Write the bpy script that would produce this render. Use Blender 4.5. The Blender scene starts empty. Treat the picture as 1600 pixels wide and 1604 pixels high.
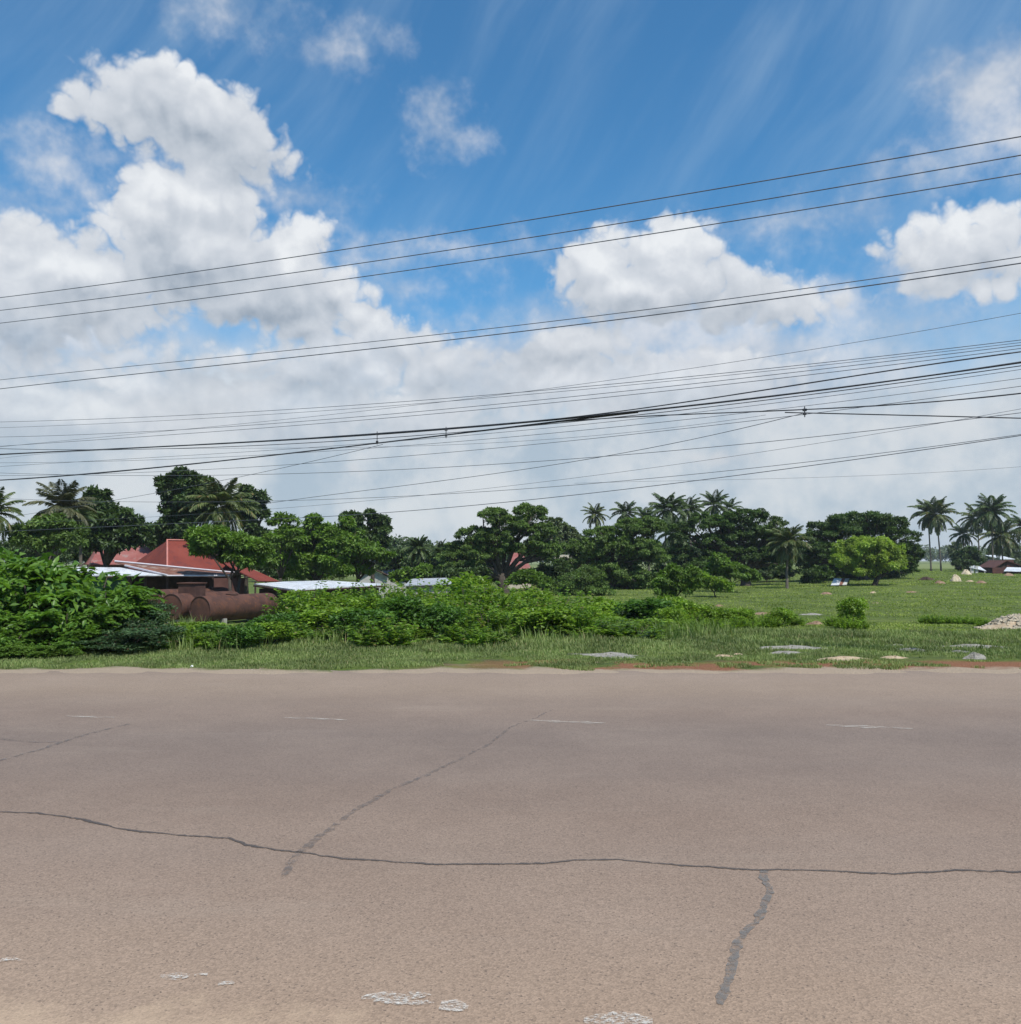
import bpy, math, random
import numpy as np

SC = bpy.context.scene
COL = SC.collection

# ---------------------------------------------------------------- camera
CAM_H = 1.6
FPX = 1400.0                                # focal length in photo pixels (photo is 1600 px wide)
PITCH = math.atan(76.0 / FPX)
cam_data = bpy.data.cameras.new('camera')
cam = bpy.data.objects.new('camera', cam_data)
COL.objects.link(cam)
cam.location = (0, 0, CAM_H)
cam.rotation_euler = (math.pi / 2 + PITCH, 0, 0)
cam_data.sensor_fit = 'HORIZONTAL'
cam_data.sensor_width = 36.0
cam_data.lens = FPX / 1600.0 * 36.0
cam_data.clip_start = 0.05
cam_data.clip_end = 6000
SC.camera = cam

SKY_TINT = (0.062, 0.126, 0.152, 1)
SUN_EL = math.radians(58)
SUN_AZ = math.radians(146)                  # compass-like angle from +Y towards +X: sun behind the camera, to the right

SC.render.engine = 'CYCLES'
SC.cycles.use_denoising = True
SC.cycles.max_bounces = 6
SC.cycles.diffuse_bounces = 3
SC.cycles.transmission_bounces = 4
SC.cycles.transparent_max_bounces = 12
SC.cycles.sample_clamp_indirect = 4.0
SC.view_settings.view_transform = 'Standard'
SC.view_settings.look = 'None'
SC.view_settings.exposure = 0.0
SC.view_settings.gamma = 1.0
SC.view_settings.use_curve_mapping = False


def ray(px, py):
    a = px - 800.0
    b = 802.0 - py
    c, s = math.cos(PITCH), math.sin(PITCH)
    return (a, FPX * c - b * s, FPX * s + b * c)


def at(px, py, Y):
    """point of the place seen at photo pixel px,py when it stands Y metres ahead"""
    d = ray(px, py)
    k = Y / d[1]
    return (d[0] * k, Y, CAM_H + d[2] * k)


def on_ground(px, py, z=0.0):
    d = ray(px, py)
    k = (z - CAM_H) / d[2]
    return (d[0] * k, d[1] * k)


def azel(px, py):
    d = ray(px, py)
    n = math.sqrt(d[0] ** 2 + d[1] ** 2 + d[2] ** 2)
    return math.atan2(d[0], d[1]), math.asin(d[2] / n)


def lin(r, g, b):
    def f(c):
        c /= 255.0
        return c / 12.92 if c <= 0.04045 else ((c + 0.055) / 1.055) ** 2.4
    return (f(r), f(g), f(b), 1.0)


class NT:
    """small helper to write node trees"""

    def __init__(self, tree):
        self.t = tree
        self.n = tree.nodes
        self.l = tree.links

    def node(self, kind, **kw):
        n = self.n.new(kind)
        for k, v in kw.items():
            setattr(n, k, v)
        return n

    def put(self, sock, v):
        if isinstance(v, bpy.types.NodeSocket):
            self.l.new(v, sock)
        elif v is not None:
            sock.default_value = v

    def math(self, op, a, b=None, c=None, clamp=False):
        n = self.node('ShaderNodeMath', operation=op)
        n.use_clamp = clamp
        self.put(n.inputs[0], a)
        self.put(n.inputs[1], b)
        self.put(n.inputs[2], c)
        return n.outputs[0]

    def vmath(self, op, a, b=None, c=None, out=0):
        n = self.node('ShaderNodeVectorMath', operation=op)
        self.put(n.inputs[0], a)
        self.put(n.inputs[1], b)
        self.put(n.inputs[2], c)
        return n.outputs['Value'] if op in ('LENGTH', 'DOT_PRODUCT', 'DISTANCE') else n.outputs[0]

    def noise(self, vec, scale, detail=3, rough=0.55, dist=0.0, out='Fac'):
        n = self.node('ShaderNodeTexNoise')
        self.put(n.inputs['Vector'], vec)
        n.inputs['Scale'].default_value = scale
        n.inputs['Detail'].default_value = detail
        n.inputs['Roughness'].default_value = rough
        n.inputs['Distortion'].default_value = dist
        return n.outputs[out]

    def step(self, v, a, b, lo=0.0, hi=1.0, kind='SMOOTHSTEP'):
        n = self.node('ShaderNodeMapRange', interpolation_type=kind)
        self.put(n.inputs['Value'], v)
        n.inputs['From Min'].default_value = a
        n.inputs['From Max'].default_value = b
        n.inputs['To Min'].default_value = lo
        n.inputs['To Max'].default_value = hi
        return n.outputs['Result']

    def mix(self, f, a, b, kind='RGBA', blend='MIX'):
        n = self.node('ShaderNodeMix', data_type=kind)
        if kind == 'RGBA':
            n.blend_type = blend
            ia, ib, o = 6, 7, 2
        elif kind == 'VECTOR':
            ia, ib, o = 4, 5, 1
        else:
            ia, ib, o = 2, 3, 0
        self.put(n.inputs[0], f)
        self.put(n.inputs[ia], a)
        self.put(n.inputs[ib], b)
        return n.outputs[o]


# ---------------------------------------------------------------- sky
world = bpy.data.worlds.new('World')
SC.world = world
world.use_nodes = True
world.node_tree.nodes.clear()


def blob_field(T, p, blobs, k=0.012):
    """distance-like field (radians, > 0 inside) of a union of ellipses given in photo-pixel numbers, turned into azimuth/elevation"""
    acc = None
    for b in blobs:
        cx, cy, rx, ry = b[:4]
        a0, e0 = azel(cx, cy)
        a1, _ = azel(cx + rx, cy)
        _, e1 = azel(cx, cy - ry)
        ra, re = abs(a1 - a0), abs(e1 - e0)
        rm = min(ra, re)
        v = T.vmath('MULTIPLY_ADD', p, (1 / ra, 1 / re, 0), (-a0 / ra, -e0 / re, 0))
        ln = T.vmath('LENGTH', v)
        d = T.math('MULTIPLY_ADD', ln, -rm, rm)
        acc = d if acc is None else T.math('SMOOTH_MAX', acc, d, k)
    return acc


def new_group(name, ins, outs):
    g = bpy.data.node_groups.new(name, 'ShaderNodeTree')
    for i in ins:
        g.interface.new_socket(i, in_out='INPUT', socket_type='NodeSocketVector')
    for o in outs:
        g.interface.new_socket(o, in_out='OUTPUT', socket_type='NodeSocketFloat')
    T = NT(g)
    return g, T, T.node('NodeGroupInput'), T.node('NodeGroupOutput')


def cumulus_group():
    """direction and warped azimuth/elevation -> density of the cumulus clouds"""
    g, T, gi, go = new_group('cumulus_clouds', ('Dir', 'P'), ('Density',))
    body = blob_field(T, gi.outputs[1], CUMULUS, 0.010)
    n1 = T.math('ABSOLUTE', T.math('MULTIPLY_ADD', T.noise(gi.outputs[0], 17.0, 0), 2.0, -1.0))
    n2 = T.math('ABSOLUTE', T.math('MULTIPLY_ADD', T.noise(gi.outputs[0], 47.0, 0), 2.0, -1.0))
    n3 = T.math('ABSOLUTE', T.math('MULTIPLY_ADD', T.noise(gi.outputs[0], 120.0, 1), 2.0, -1.0))
    d = T.math('MULTIPLY_ADD', n1, 0.020, body)
    d = T.math('MULTIPLY_ADD', n2, 0.020, d)
    d = T.math('MULTIPLY_ADD', n3, 0.007, d)
    T.put(go.inputs[0], T.math('SUBTRACT', d, 0.003))
    return g


def call(T, g, *a):
    n = T.node('ShaderNodeGroup')
    n.node_tree = g
    for i, v in enumerate(a):
        T.put(n.inputs[i], v)
    return n.outputs[0]


CUMULUS = [
    (268, 140, 70, 55), (330, 178, 80, 62), (195, 160, 62, 38), (150, 172, 34, 20), (235, 185, 60, 36), (375, 222, 62, 42), (430, 243, 38, 18), (300, 205, 75, 40),
    (335, 262, 55, 30),
    (258, 285, 45, 40), (235, 330, 60, 52), (330, 320, 72, 75), (188, 350, 34, 28), (300, 400, 130, 85), (378, 318, 26, 48),
    (468, 372, 38, 34), (450, 420, 64, 62), (530, 462, 40, 40), (552, 498, 34, 30), (400, 464, 120, 38), (120, 430, 125, 62),
    (470, 465, 90, 46), (20, 385, 60, 40), (30, 470, 110, 70), (160, 480, 120, 46), (480, 500, 70, 30),
    (60, 602, 55, 22), (175, 590, 50, 20), (225, 604, 36, 30), (120, 650, 200, 48), (20, 640, 60, 40),
    (520, 562, 75, 36), (470, 580, 60, 34), (590, 520, 24, 20), (608, 588, 32, 20), (636, 612, 24, 11), (380, 575, 60, 18),
    (940, 415, 58, 46), (1050, 402, 74, 58), (1000, 455, 110, 48), (1100, 440, 46, 40), (960, 376, 18, 15), (1160, 470, 80, 34), (1240, 480, 70, 24),
    (1500, 378, 72, 42), (1430, 400, 50, 26), (1550, 365, 60, 40), (1480, 428, 70, 20), (1590, 400, 40, 30), (1555, 440, 30, 12),
    (30, 560, 60, 16), (200, 565, 60, 16), (300, 632, 110, 40), (470, 650, 150, 50), (640, 650, 90, 34), (560, 600, 60, 40), (720, 640, 50, 20),
    (640, 545, 40, 26), (700, 580, 70, 40), (850, 600, 140, 50), (1000, 600, 120, 50), (900, 540, 80, 30), (1130, 590, 110, 40),
]
SOFT = [
    (1470, 425, 100, 26), (1400, 500, 60, 12), (1290, 560, 90, 26),
    (1560, 130, 90, 60), (1610, 190, 120, 50), (1440, 275, 60, 18), (1500, 100, 30, 20),
    (530, 68, 34, 18), (555, 90, 22, 10), (340, 14, 34, 16), (705, 218, 24, 13), (680, 168, 20, 20), (690, 195, 14, 14),
    (85, 265, 48, 22), (60, 318, 60, 10), (130, 305, 24, 22), (60, 222, 60, 6), (450, 308, 34, 8), (20, 348, 60, 20),
    (40, 545, 120, 30), (170, 535, 120, 30), (600, 455, 30, 8), 
    (1100, 490, 210, 42), (1250, 478, 120, 30), (1330, 490, 90, 18), (1000, 520, 200, 50), (780, 560, 200, 44), (1150, 550, 190, 50), (1240, 600, 170, 40),
    (650, 545, 60, 20), (640, 385, 110, 5), (540, 408, 60, 8), (1240, 345, 60, 10),
]
SHADE = [
    (300, 200, 90, 32), (400, 245, 60, 18), (430, 485, 130, 36), (300, 430, 120, 38), (150, 470, 120, 30), (250, 385, 40, 50), (350, 260, 60, 20), (60, 520, 130, 30),
    (1060, 480, 130, 26), (980, 500, 80, 18), (520, 600, 60, 26), (470, 610, 90, 30), (330, 600, 90, 30), (820, 560, 120, 24), (1480, 432, 70, 12), (900, 560, 100, 20), (1180, 500, 90, 14),
    (730, 590, 90, 26), (1110, 520, 80, 18),
]
SHINE = [
    (285, 95, 60, 18), (235, 275, 34, 34), (215, 320, 30, 26), (175, 350, 28, 22), (470, 362, 36, 26), (450, 400, 30, 30), (130, 420, 100, 26), (550, 480, 26, 30),
    (1050, 372, 56, 26), (935, 405, 30, 30), (195, 598, 50, 16), (60, 605, 50, 14), (608, 585, 28, 14), (636, 612, 22, 9), (300, 300, 30, 50), (1500, 350, 60, 16),
    (110, 640, 60, 14), (575, 520, 30, 16), (1130, 712, 50, 12), (420, 785, 30, 12), (295, 700, 34, 7), (560, 735, 16, 12), (1010, 440, 70, 22),
]


def make_sky():
    T = NT(world.node_tree)
    out = T.node('ShaderNodeOutputWorld')
    bg = T.node('ShaderNodeBackground')
    T.l.new(bg.outputs[0], out.inputs[0])
    sky = T.node('ShaderNodeTexSky', sky_type='NISHITA')
    sky.sun_disc = False
    sky.sun_elevation = SUN_EL
    sky.sun_rotation = SUN_AZ
    sky.altitude = 200
    sky.air_density = 1.0
    sky.dust_density = 0.6
    sky.ozone_density = 2.0
    base = T.mix(1.0, sky.outputs[0], SKY_TINT, blend='MULTIPLY')
    tc = T.node('ShaderNodeTexCoord')
    d = T.vmath('NORMALIZE', tc.outputs['Generated'])
    s = T.node('ShaderNodeSeparateXYZ')
    T.put(s.inputs[0], d)
    el = T.math('ARCSINE', s.outputs[2])
    # thin high cirrus in slanting streaks
    az = T.math('ARCTAN2', s.outputs[0], s.outputs[1])
    cb = T.node('ShaderNodeCombineXYZ')
    T.put(cb.inputs[0], az)
    T.put(cb.inputs[1], el)
    mp = T.node('ShaderNodeMapping')
    T.put(mp.inputs['Vector'], T.vmath('MULTIPLY_ADD', T.noise(d, 3.0, 2, out='Color'), (0.10, 0.10, 0), cb.outputs[0]))
    mp.inputs['Rotation'].default_value = (0, 0, math.radians(-52))
    streak = T.vmath('MULTIPLY', mp.outputs[0], (1.5, 8.0, 1.0))
    ci = T.math('MULTIPLY', T.step(T.noise(streak, 1.2, 6, 0.60), 0.38, 0.82, 0, 0.30), T.step(T.noise(d, 2.2, 2), 0.35, 0.6, 0.35, 1.0))
    col = T.mix(ci, base, (0.56, 0.70, 0.82, 1))
    # pale air towards the horizon
    hz = T.math('ADD', el, T.math('MULTIPLY_ADD', T.noise(d, 7.0, 4, 0.6), 0.16, -0.08))
    hza = T.step(hz, 0.15, 0.29, 0.96, 0.0)
    hcol = T.mix(T.step(T.noise(d, 10.0, 5, 0.58), 0.34, 0.66), lin(176, 191, 205), lin(216, 220, 224))
    col = T.mix(hza, col, hcol)
    # direction as azimuth/elevation, stirred by two noises
    w1 = T.vmath('SUBTRACT', T.noise(d, 9.0, 1, 0.5, out='Color'), (0.5, 0.5, 0.5))
    w2 = T.vmath('SUBTRACT', T.noise(d, 30.0, 3, 0.62, out='Color'), (0.5, 0.5, 0.5))
    p = T.vmath('MULTIPLY_ADD', w1, (0.030, 0.030, 0), cb.outputs[0])
    p1 = T.vmath('MULTIPLY_ADD', w2, (0.016, 0.016, 0), p)
    p2 = T.vmath('MULTIPLY_ADD', w2, (0.060, 0.045, 0), p)
    fine = T.noise(d, 26.0, 5, 0.62)
    mid = T.noise(d, 13.0, 4, 0.6)
    # soft clouds
    sd = T.math('ADD', blob_field(T, p2, SOFT, 0.02), T.math('MULTIPLY_ADD', fine, 0.06, -0.028))
    sa = T.math('MULTIPLY', T.step(sd, -0.020, 0.034, 0, 0.90), T.step(mid, 0.25, 0.6, 0.75, 1.0))
    scol = T.mix(T.step(mid, 0.36, 0.66), lin(184, 195, 210), lin(218, 222, 229))
    col = T.mix(sa, col, scol)
    # cumulus with sunlit billows and grey undersides
    gc = cumulus_group()
    n0 = call(T, gc, d, p1)
    n1 = call(T, gc, T.vmath('ADD', d, (0.005, 0, 0.014)), T.vmath('ADD', p1, (0.005, 0.014, 0)))
    ca = T.step(n0, -0.003, 0.011, 0, 0.97)
    ca = T.math('MULTIPLY', ca, T.step(el, 0.09, 0.145, 0.1, 1.0))
    ca = T.math('MULTIPLY', ca, T.step(T.math('ADD', el, T.math('MULTIPLY_ADD', mid, 0.10, -0.05)), 0.13, 0.26, 0.62, 1.0))
    rel = T.math('SUBTRACT', n0, n1)
    sh = T.math('MULTIPLY_ADD', fine, 0.04, blob_field(T, p2, SHADE, 0.012))
    hi = T.math('MULTIPLY_ADD', fine, 0.04, blob_field(T, p1, SHINE, 0.008))
    tone = T.math('MULTIPLY_ADD', rel, 10.5, 0.60)
    tone = T.math('MULTIPLY_ADD', T.step(sh, 0.0, 0.055), -0.40, tone)
    tone = T.math('MULTIPLY_ADD', T.step(hi, 0.005, 0.04), 0.30, tone)
    tone = T.math('ADD', tone, T.math('MULTIPLY_ADD', mid, 0.28, -0.13), clamp=True)
    cr = T.node('ShaderNodeValToRGB')
    T.put(cr.inputs[0], tone)
    e = cr.color_ramp.elements
    e[0].position = 0.0
    e[0].color = lin(150, 163, 178)
    e[1].position = 1.0
    e[1].color = lin(238, 241, 244)
    m = e.new(0.35)
    m.color = lin(190, 198, 208)
    m = e.new(0.68)
    m.color = lin(214, 219, 226)
    col = T.mix(ca, col, cr.outputs[0])
    # bright scraps of cloud in the haze
    col = T.mix(T.math('MULTIPLY', T.step(hi, 0.016, 0.036, 0, 0.75), T.step(el, 0.16, 0.10)), col, lin(212, 214, 218))
    # ground side of the sky sphere
    col = T.mix(T.step(el, -0.02, 0.0), lin(120, 130, 120), col)
    T.put(bg.inputs['Color'], col)
    bg.inputs['Strength'].default_value = 1.0


make_sky()
world.cycles.sampling_method = 'MANUAL'
world.cycles.sample_map_resolution = 256

sun_data = bpy.data.lights.new('sun', 'SUN')
sun = bpy.data.objects.new('sun', sun_data)
COL.objects.link(sun)
sun_data.energy = 5.0
sun_data.angle = math.radians(0.53)
sun_data.color = (1.0, 0.955, 0.89)
sd = (math.sin(SUN_AZ) * math.cos(SUN_EL), math.cos(SUN_AZ) * math.cos(SUN_EL), math.sin(SUN_EL))
from mathutils import Vector
sun.rotation_euler = Vector(sd).to_track_quat('Z', 'Y').to_euler()

# ================================================================ helpers
RNG = np.random.default_rng(7)


def smooth(v, a, b):
    t = np.clip((np.asarray(v, float) - a) / (b - a), 0, 1)
    return t * t * (3 - 2 * t)


def h(x, y):
    """height of the land"""
    x = np.asarray(x, float)
    y = np.asarray(y, float)
    left = 1 - smooth(x, -9, 3)
    z = -0.06 + 0.067 * smooth(y, 12.2, 12.95)
    z = z + 0.009 * (np.sin(x * 2.3 + 0.7 * np.sin(y * 3)) * np.sin(x * 0.71 + 1) + 0.5 * np.sin(x * 9.1 + y * 4)) * smooth(y, 12.2, 12.7) * (1 - smooth(y, 13.6, 14.5))
    z = z - 0.75 * smooth(y, 18, 36)
    z = z - 0.35 * left * smooth(y, 22, 30) - 0.85 * left * smooth(y, 43, 50)
    z = z + 0.72 * smooth(x - 0.12 * y, 8, 30) * smooth(y, 48, 105)
    z = z + 0.05 * (np.sin(x * 0.9 + 1.3 * np.sin(y * 0.31)) * np.sin(y * 0.57 + 0.4)) * smooth(y, 15, 24)
    return z


def gz(x, y):
    return float(h(x, y))


def link(o, parent=None):
    COL.objects.link(o)
    if parent is not None:
        o.parent = parent
    return o


def tag(o, label=None, cat=None, group=None, kind=None):
    if label:
        o['label'] = label
    if cat:
        o['category'] = cat
    if group:
        o['group'] = group
    if kind:
        o['kind'] = kind
    return o


def empty(name, loc, label, cat, group=None, rz=0.0):
    o = bpy.data.objects.new(name, None)
    o.empty_display_size = 0.2
    o.location = loc
    o.rotation_euler = (0, 0, rz)
    link(o)
    return tag(o, label, cat, group)


def mesh_np(name, V, F, mat, parent=None, smooth_shade=False, origin=None):
    """V (n,3) and F (m,k) arrays, or F a list of tuples -> one mesh object; V in world space unless the parent has a place"""
    me = bpy.data.meshes.new(name)
    V = np.asarray(V, dtype=np.float64)
    off = np.zeros(3)
    if parent is not None:
        off = np.array(parent.location)
    elif origin is not None:
        off = np.array(origin, float)
    V = V - off
    if isinstance(F, np.ndarray):
        k = F.shape[1]
        me.vertices.add(len(V))
        me.vertices.foreach_set('co', V.astype(np.float32).ravel())
        me.loops.add(F.size)
        me.loops.foreach_set('vertex_index', F.astype(np.int32).ravel())
        me.polygons.add(len(F))
        me.polygons.foreach_set('loop_start', np.arange(0, F.size, k, dtype=np.int32))
        me.polygons.foreach_set('loop_total', np.full(len(F), k, dtype=np.int32))
        me.update(calc_edges=True)
    else:
        me.from_pydata([tuple(v) for v in V], [], F)
        me.update()
    if smooth_shade:
        me.polygons.foreach_set('use_smooth', np.ones(len(me.polygons), dtype=bool))
    me.materials.append(mat)
    o = bpy.data.objects.new(name, me)
    link(o, parent)
    if parent is None and origin is not None:
        o.location = origin
    return o


class MB:
    """collects simple solids into one mesh"""

    def __init__(self):
        self.v = []
        self.f = []

    def add(self, vs, fs):
        n = len(self.v)
        self.v += [tuple(map(float, p)) for p in vs]
        self.f += [tuple(i + n for i in q) for q in fs]
        return self

    def box(self, c, s, rz=0.0, tilt=0.0):
        x, y, z = (k / 2 for k in s)
        P = np.array([[sx * x, sy * y, sz * z] for sz in (-1, 1) for sy in (-1, 1) for sx in (-1, 1)])
        ct, st = math.cos(tilt), math.sin(tilt)
        P = P @ np.array([[ct, 0, st], [0, 1, 0], [-st, 0, ct]])
        cr, sr = math.cos(rz), math.sin(rz)
        P = P @ np.array([[cr, sr, 0], [-sr, cr, 0], [0, 0, 1]]) + np.array(c)
        return self.add(P, [(0, 2, 3, 1), (4, 5, 7, 6), (0, 1, 5, 4), (2, 6, 7, 3), (0, 4, 6, 2), (1, 3, 7, 5)])

    def tube(self, path, radii, n=7, caps=True):
        P = np.array(path, float)
        m = len(P)
        R = np.full(m, radii, float) if np.isscalar(radii) else np.array(radii, float)
        T = np.gradient(P, axis=0)
        T /= np.linalg.norm(T, axis=1)[:, None] + 1e-9
        up = np.array([0, 0, 1.0]) if abs(T[:, 2]).mean() < 0.8 else np.array([1.0, 0, 0])
        vs = []
        for i in range(m):
            a = np.cross(T[i], up)
            a /= np.linalg.norm(a) + 1e-9
            b = np.cross(T[i], a)
            for k in range(n):
                w = 2 * math.pi * k / n
                vs.append(P[i] + R[i] * (math.cos(w) * a + math.sin(w) * b))
        fs = [(i * n + k, i * n + (k + 1) % n, (i + 1) * n + (k + 1) % n, (i + 1) * n + k) for i in range(m - 1) for k in range(n)]
        if caps:
            fs.append(tuple(range(n - 1, -1, -1)))
            fs.append(tuple((m - 1) * n + k for k in range(n)))
        return self.add(vs, fs)

    def slab(self, quad, t=0.03):
        """a sheet of thickness t under the polygon"""
        q = [np.array(p, float) for p in quad]
        nrm = np.cross(q[1] - q[0], q[2] - q[0])
        nrm /= np.linalg.norm(nrm)
        if nrm[2] < 0:
            nrm = -nrm
        n = len(q)
        vs = q + [p - nrm * t for p in q]
        fs = [tuple(range(n)), tuple(range(2 * n - 1, n - 1, -1))] + [(i, i + n, (i + 1) % n + n, (i + 1) % n) for i in range(n)]
        return self.add(vs, fs)

    def build(self, name, mat, parent=None, smooth_shade=False, origin=None):
        return mesh_np(name, self.v, self.f, mat, parent, smooth_shade, origin)


# ---------------------------------------------------------------- materials
def new_mat(name):
    m = bpy.data.materials.new(name)
    m.use_nodes = True
    T = NT(m.node_tree)
    T.n.clear()
    out = T.node('ShaderNodeOutputMaterial')
    b = T.node('ShaderNodeBsdfPrincipled')
    T.l.new(b.outputs[0], out.inputs[0])
    return m, T, b, out


def rough_mat(name, c1, c2, scale=4.0, rough=0.85, c3=None, spec=0.3, bump=0.0, bscale=30.0, metal=0.0, wave=None):
    m, T, b, out = new_mat(name)
    tc = T.node('ShaderNodeTexCoord')
    v = tc.outputs['Object']
    f = T.step(T.noise(v, scale, 5, 0.6), 0.3, 0.7)
    col = T.mix(f, (*c1, 1), (*c2, 1))
    if c3:
        f2 = T.step(T.noise(T.vmath('ADD', v, (7, 3, 1)), scale * 2.7, 5, 0.65), 0.52, 0.66)
        col = T.mix(f2, col, (*c3, 1))
    T.put(b.inputs['Base Color'], col)
    b.inputs['Roughness'].default_value = rough
    b.inputs['Metallic'].default_value = metal
    b.inputs['Specular IOR Level'].default_value = spec
    if wave:
        w = T.node('ShaderNodeTexWave', wave_type='BANDS', bands_direction='X')
        mp = T.node('ShaderNodeMapping')
        T.put(mp.inputs['Vector'], v)
        mp.inputs['Rotation'].default_value = (0, 0, wave[1])
        T.put(w.inputs['Vector'], mp.outputs[0])
        w.inputs['Scale'].default_value = wave[0]
        bp = T.node('ShaderNodeBump')
        bp.inputs['Strength'].default_value = 0.8
        bp.inputs['Distance'].default_value = 0.03
        T.put(bp.inputs['Height'], w.outputs['Fac'])
        T.put(b.inputs['Normal'], bp.outputs[0])
    elif bump:
        bp = T.node('ShaderNodeBump')
        bp.inputs['Strength'].default_value = 1.0
        bp.inputs['Distance'].default_value = bump
        T.put(bp.inputs['Height'], T.noise(v, bscale, 4, 0.6))
        T.put(b.inputs['Normal'], bp.outputs[0])
    return m


def leaf_mat(name, c1, c2, trans=0.3, gloss=0.45, c3=None, vscale=0.9):
    m, T, b, out = new_mat(name)
    g = T.node('ShaderNodeNewGeometry')
    tc = T.node('ShaderNodeTexCoord')
    rnd = g.outputs['Random Per Island']
    col = T.mix(rnd, (*c1, 1), (*c2, 1))
    f = T.step(T.noise(tc.outputs['Object'], vscale, 3, 0.6), 0.35, 0.65)
    k = T.math('MULTIPLY_ADD', f, 0.55, 0.72)
    col = T.mix(1.0, col, k, blend='MULTIPLY')
    if c3:
        hot = T.step(T.math('FRACT', T.math('MULTIPLY', rnd, 37.0)), 0.93, 0.97)
        col = T.mix(hot, col, (*c3, 1))
    T.put(b.inputs['Base Color'], col)
    b.inputs['Roughness'].default_value = gloss
    b.inputs['Specular IOR Level'].default_value = 0.35
    tr = T.node('ShaderNodeBsdfTranslucent')
    T.put(tr.inputs['Color'], T.mix(1.0, col, (1.25, 1.35, 0.6, 1), blend='MULTIPLY'))
    mx = T.node('ShaderNodeMixShader')
    mx.inputs[0].default_value = trans
    T.l.new(b.outputs[0], mx.inputs[1])
    T.l.new(tr.outputs[0], mx.inputs[2])
    T.l.new(mx.outputs[0], out.inputs[0])
    return m


# ---------------------------------------------------------------- foliage
def unit(a):
    return a / (np.linalg.norm(a, axis=-1, keepdims=True) + 1e-9)


def rand_dir(n):
    return unit(RNG.normal(size=(n, 3)))


def leaves(P, A, N, L, W, fold=0.25):
    """leaves as folded diamonds: base P, direction A, upper side N, length L, width W"""
    n = len(P)
    A = unit(A)
    B = unit(np.cross(A, N))
    N = unit(np.cross(B, A))
    L = np.broadcast_to(np.asarray(L, float), (n,))[:, None]
    W = np.broadcast_to(np.asarray(W, float), (n,))[:, None]
    mid = P + A * L * 0.45
    V = np.stack([P, mid + B * W * 0.5 + N * W * fold, P + A * L - N * L * 0.12, mid - B * W * 0.5 + N * W * fold], axis=1).reshape(-1, 3)
    i = np.arange(n)[:, None] * 4
    F = np.concatenate([i + np.array([0, 2, 1]), i + np.array([0, 3, 2])], axis=1).reshape(-1, 3)
    return V, F


def join(parts):
    V, F, k = [], [], 0
    for v, f in parts:
        V.append(v)
        F.append(f + k)
        k += len(v)
    return np.concatenate(V), np.concatenate(F)


def crown(lobes, count, L, W, clump=0.28, flat=0.55, nclump=None, droop=0.25, fill=0.25, spread=1.0):
    """lobes: (x,y,z,rx,ry,rz). Leaves gather in clumps over each lobe's surface, some fill its inside."""
    lobes = np.array(lobes, float)
    area = (lobes[:, 3] * lobes[:, 4] + lobes[:, 3] * lobes[:, 5] + lobes[:, 4] * lobes[:, 5])
    share = area / area.sum()
    out = []
    for lb, s in zip(lobes, share):
        n = int(count * s)
        c, r = lb[:3], lb[3:]
        rm = r.mean()
        m = nclump or max(10, int(4.5 / clump ** 2 * 0.32))
        d = rand_dir(m)
        d[:, 2] = np.where(d[:, 2] < -0.35, -d[:, 2], d[:, 2])
        rad = RNG.uniform(0.72, 1.06, size=(m, 1))
        cc = c + d * r * rad
        cs = clump * rm * RNG.uniform(0.6, 1.35, size=m)
        w = cs ** 2
        k = RNG.choice(m, size=n, p=w / w.sum())
        q = rand_dir(n) * RNG.uniform(0.25, 1.0, size=(n, 1)) ** 0.6
        q[:, 2] *= flat
        P = cc[k] + q * cs[k][:, None] * spread
        o = unit(unit(q + 1e-3) * 0.8 + d[k] * 0.7)
        nf = int(n * fill)
        if nf:
            P[:nf] = c + rand_dir(nf) * r * RNG.uniform(0.1, 0.75, size=(nf, 1))
        A = unit(o * 0.6 + rand_dir(n) * 0.7 + np.array([0, 0, -droop]))
        Nn = unit(o * 0.6 + rand_dir(n) * 0.45 + np.array([0, 0, 0.7]))
        sz = RNG.uniform(0.7, 1.3, size=n)
        out.append(leaves(P, A, Nn, L * sz, W * sz))
    return join(out)


def px_lobes(Y, spec, depth=0.85, jitter=0.35):
    """lobes given as they are seen (px, py, half width, half height) at about Y metres -> world ellipsoids"""
    res = []
    for s in spec:
        px, py, a, b = s[:4]
        y = Y + (s[4] if len(s) > 4 else RNG.uniform(-jitter, jitter) * a / FPX * Y)
        p = at(px, py, y)
        rx, rz = a / FPX * y, b / FPX * y
        res.append((*p, rx, max(rx, rz) * depth, rz))
    return res


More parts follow.
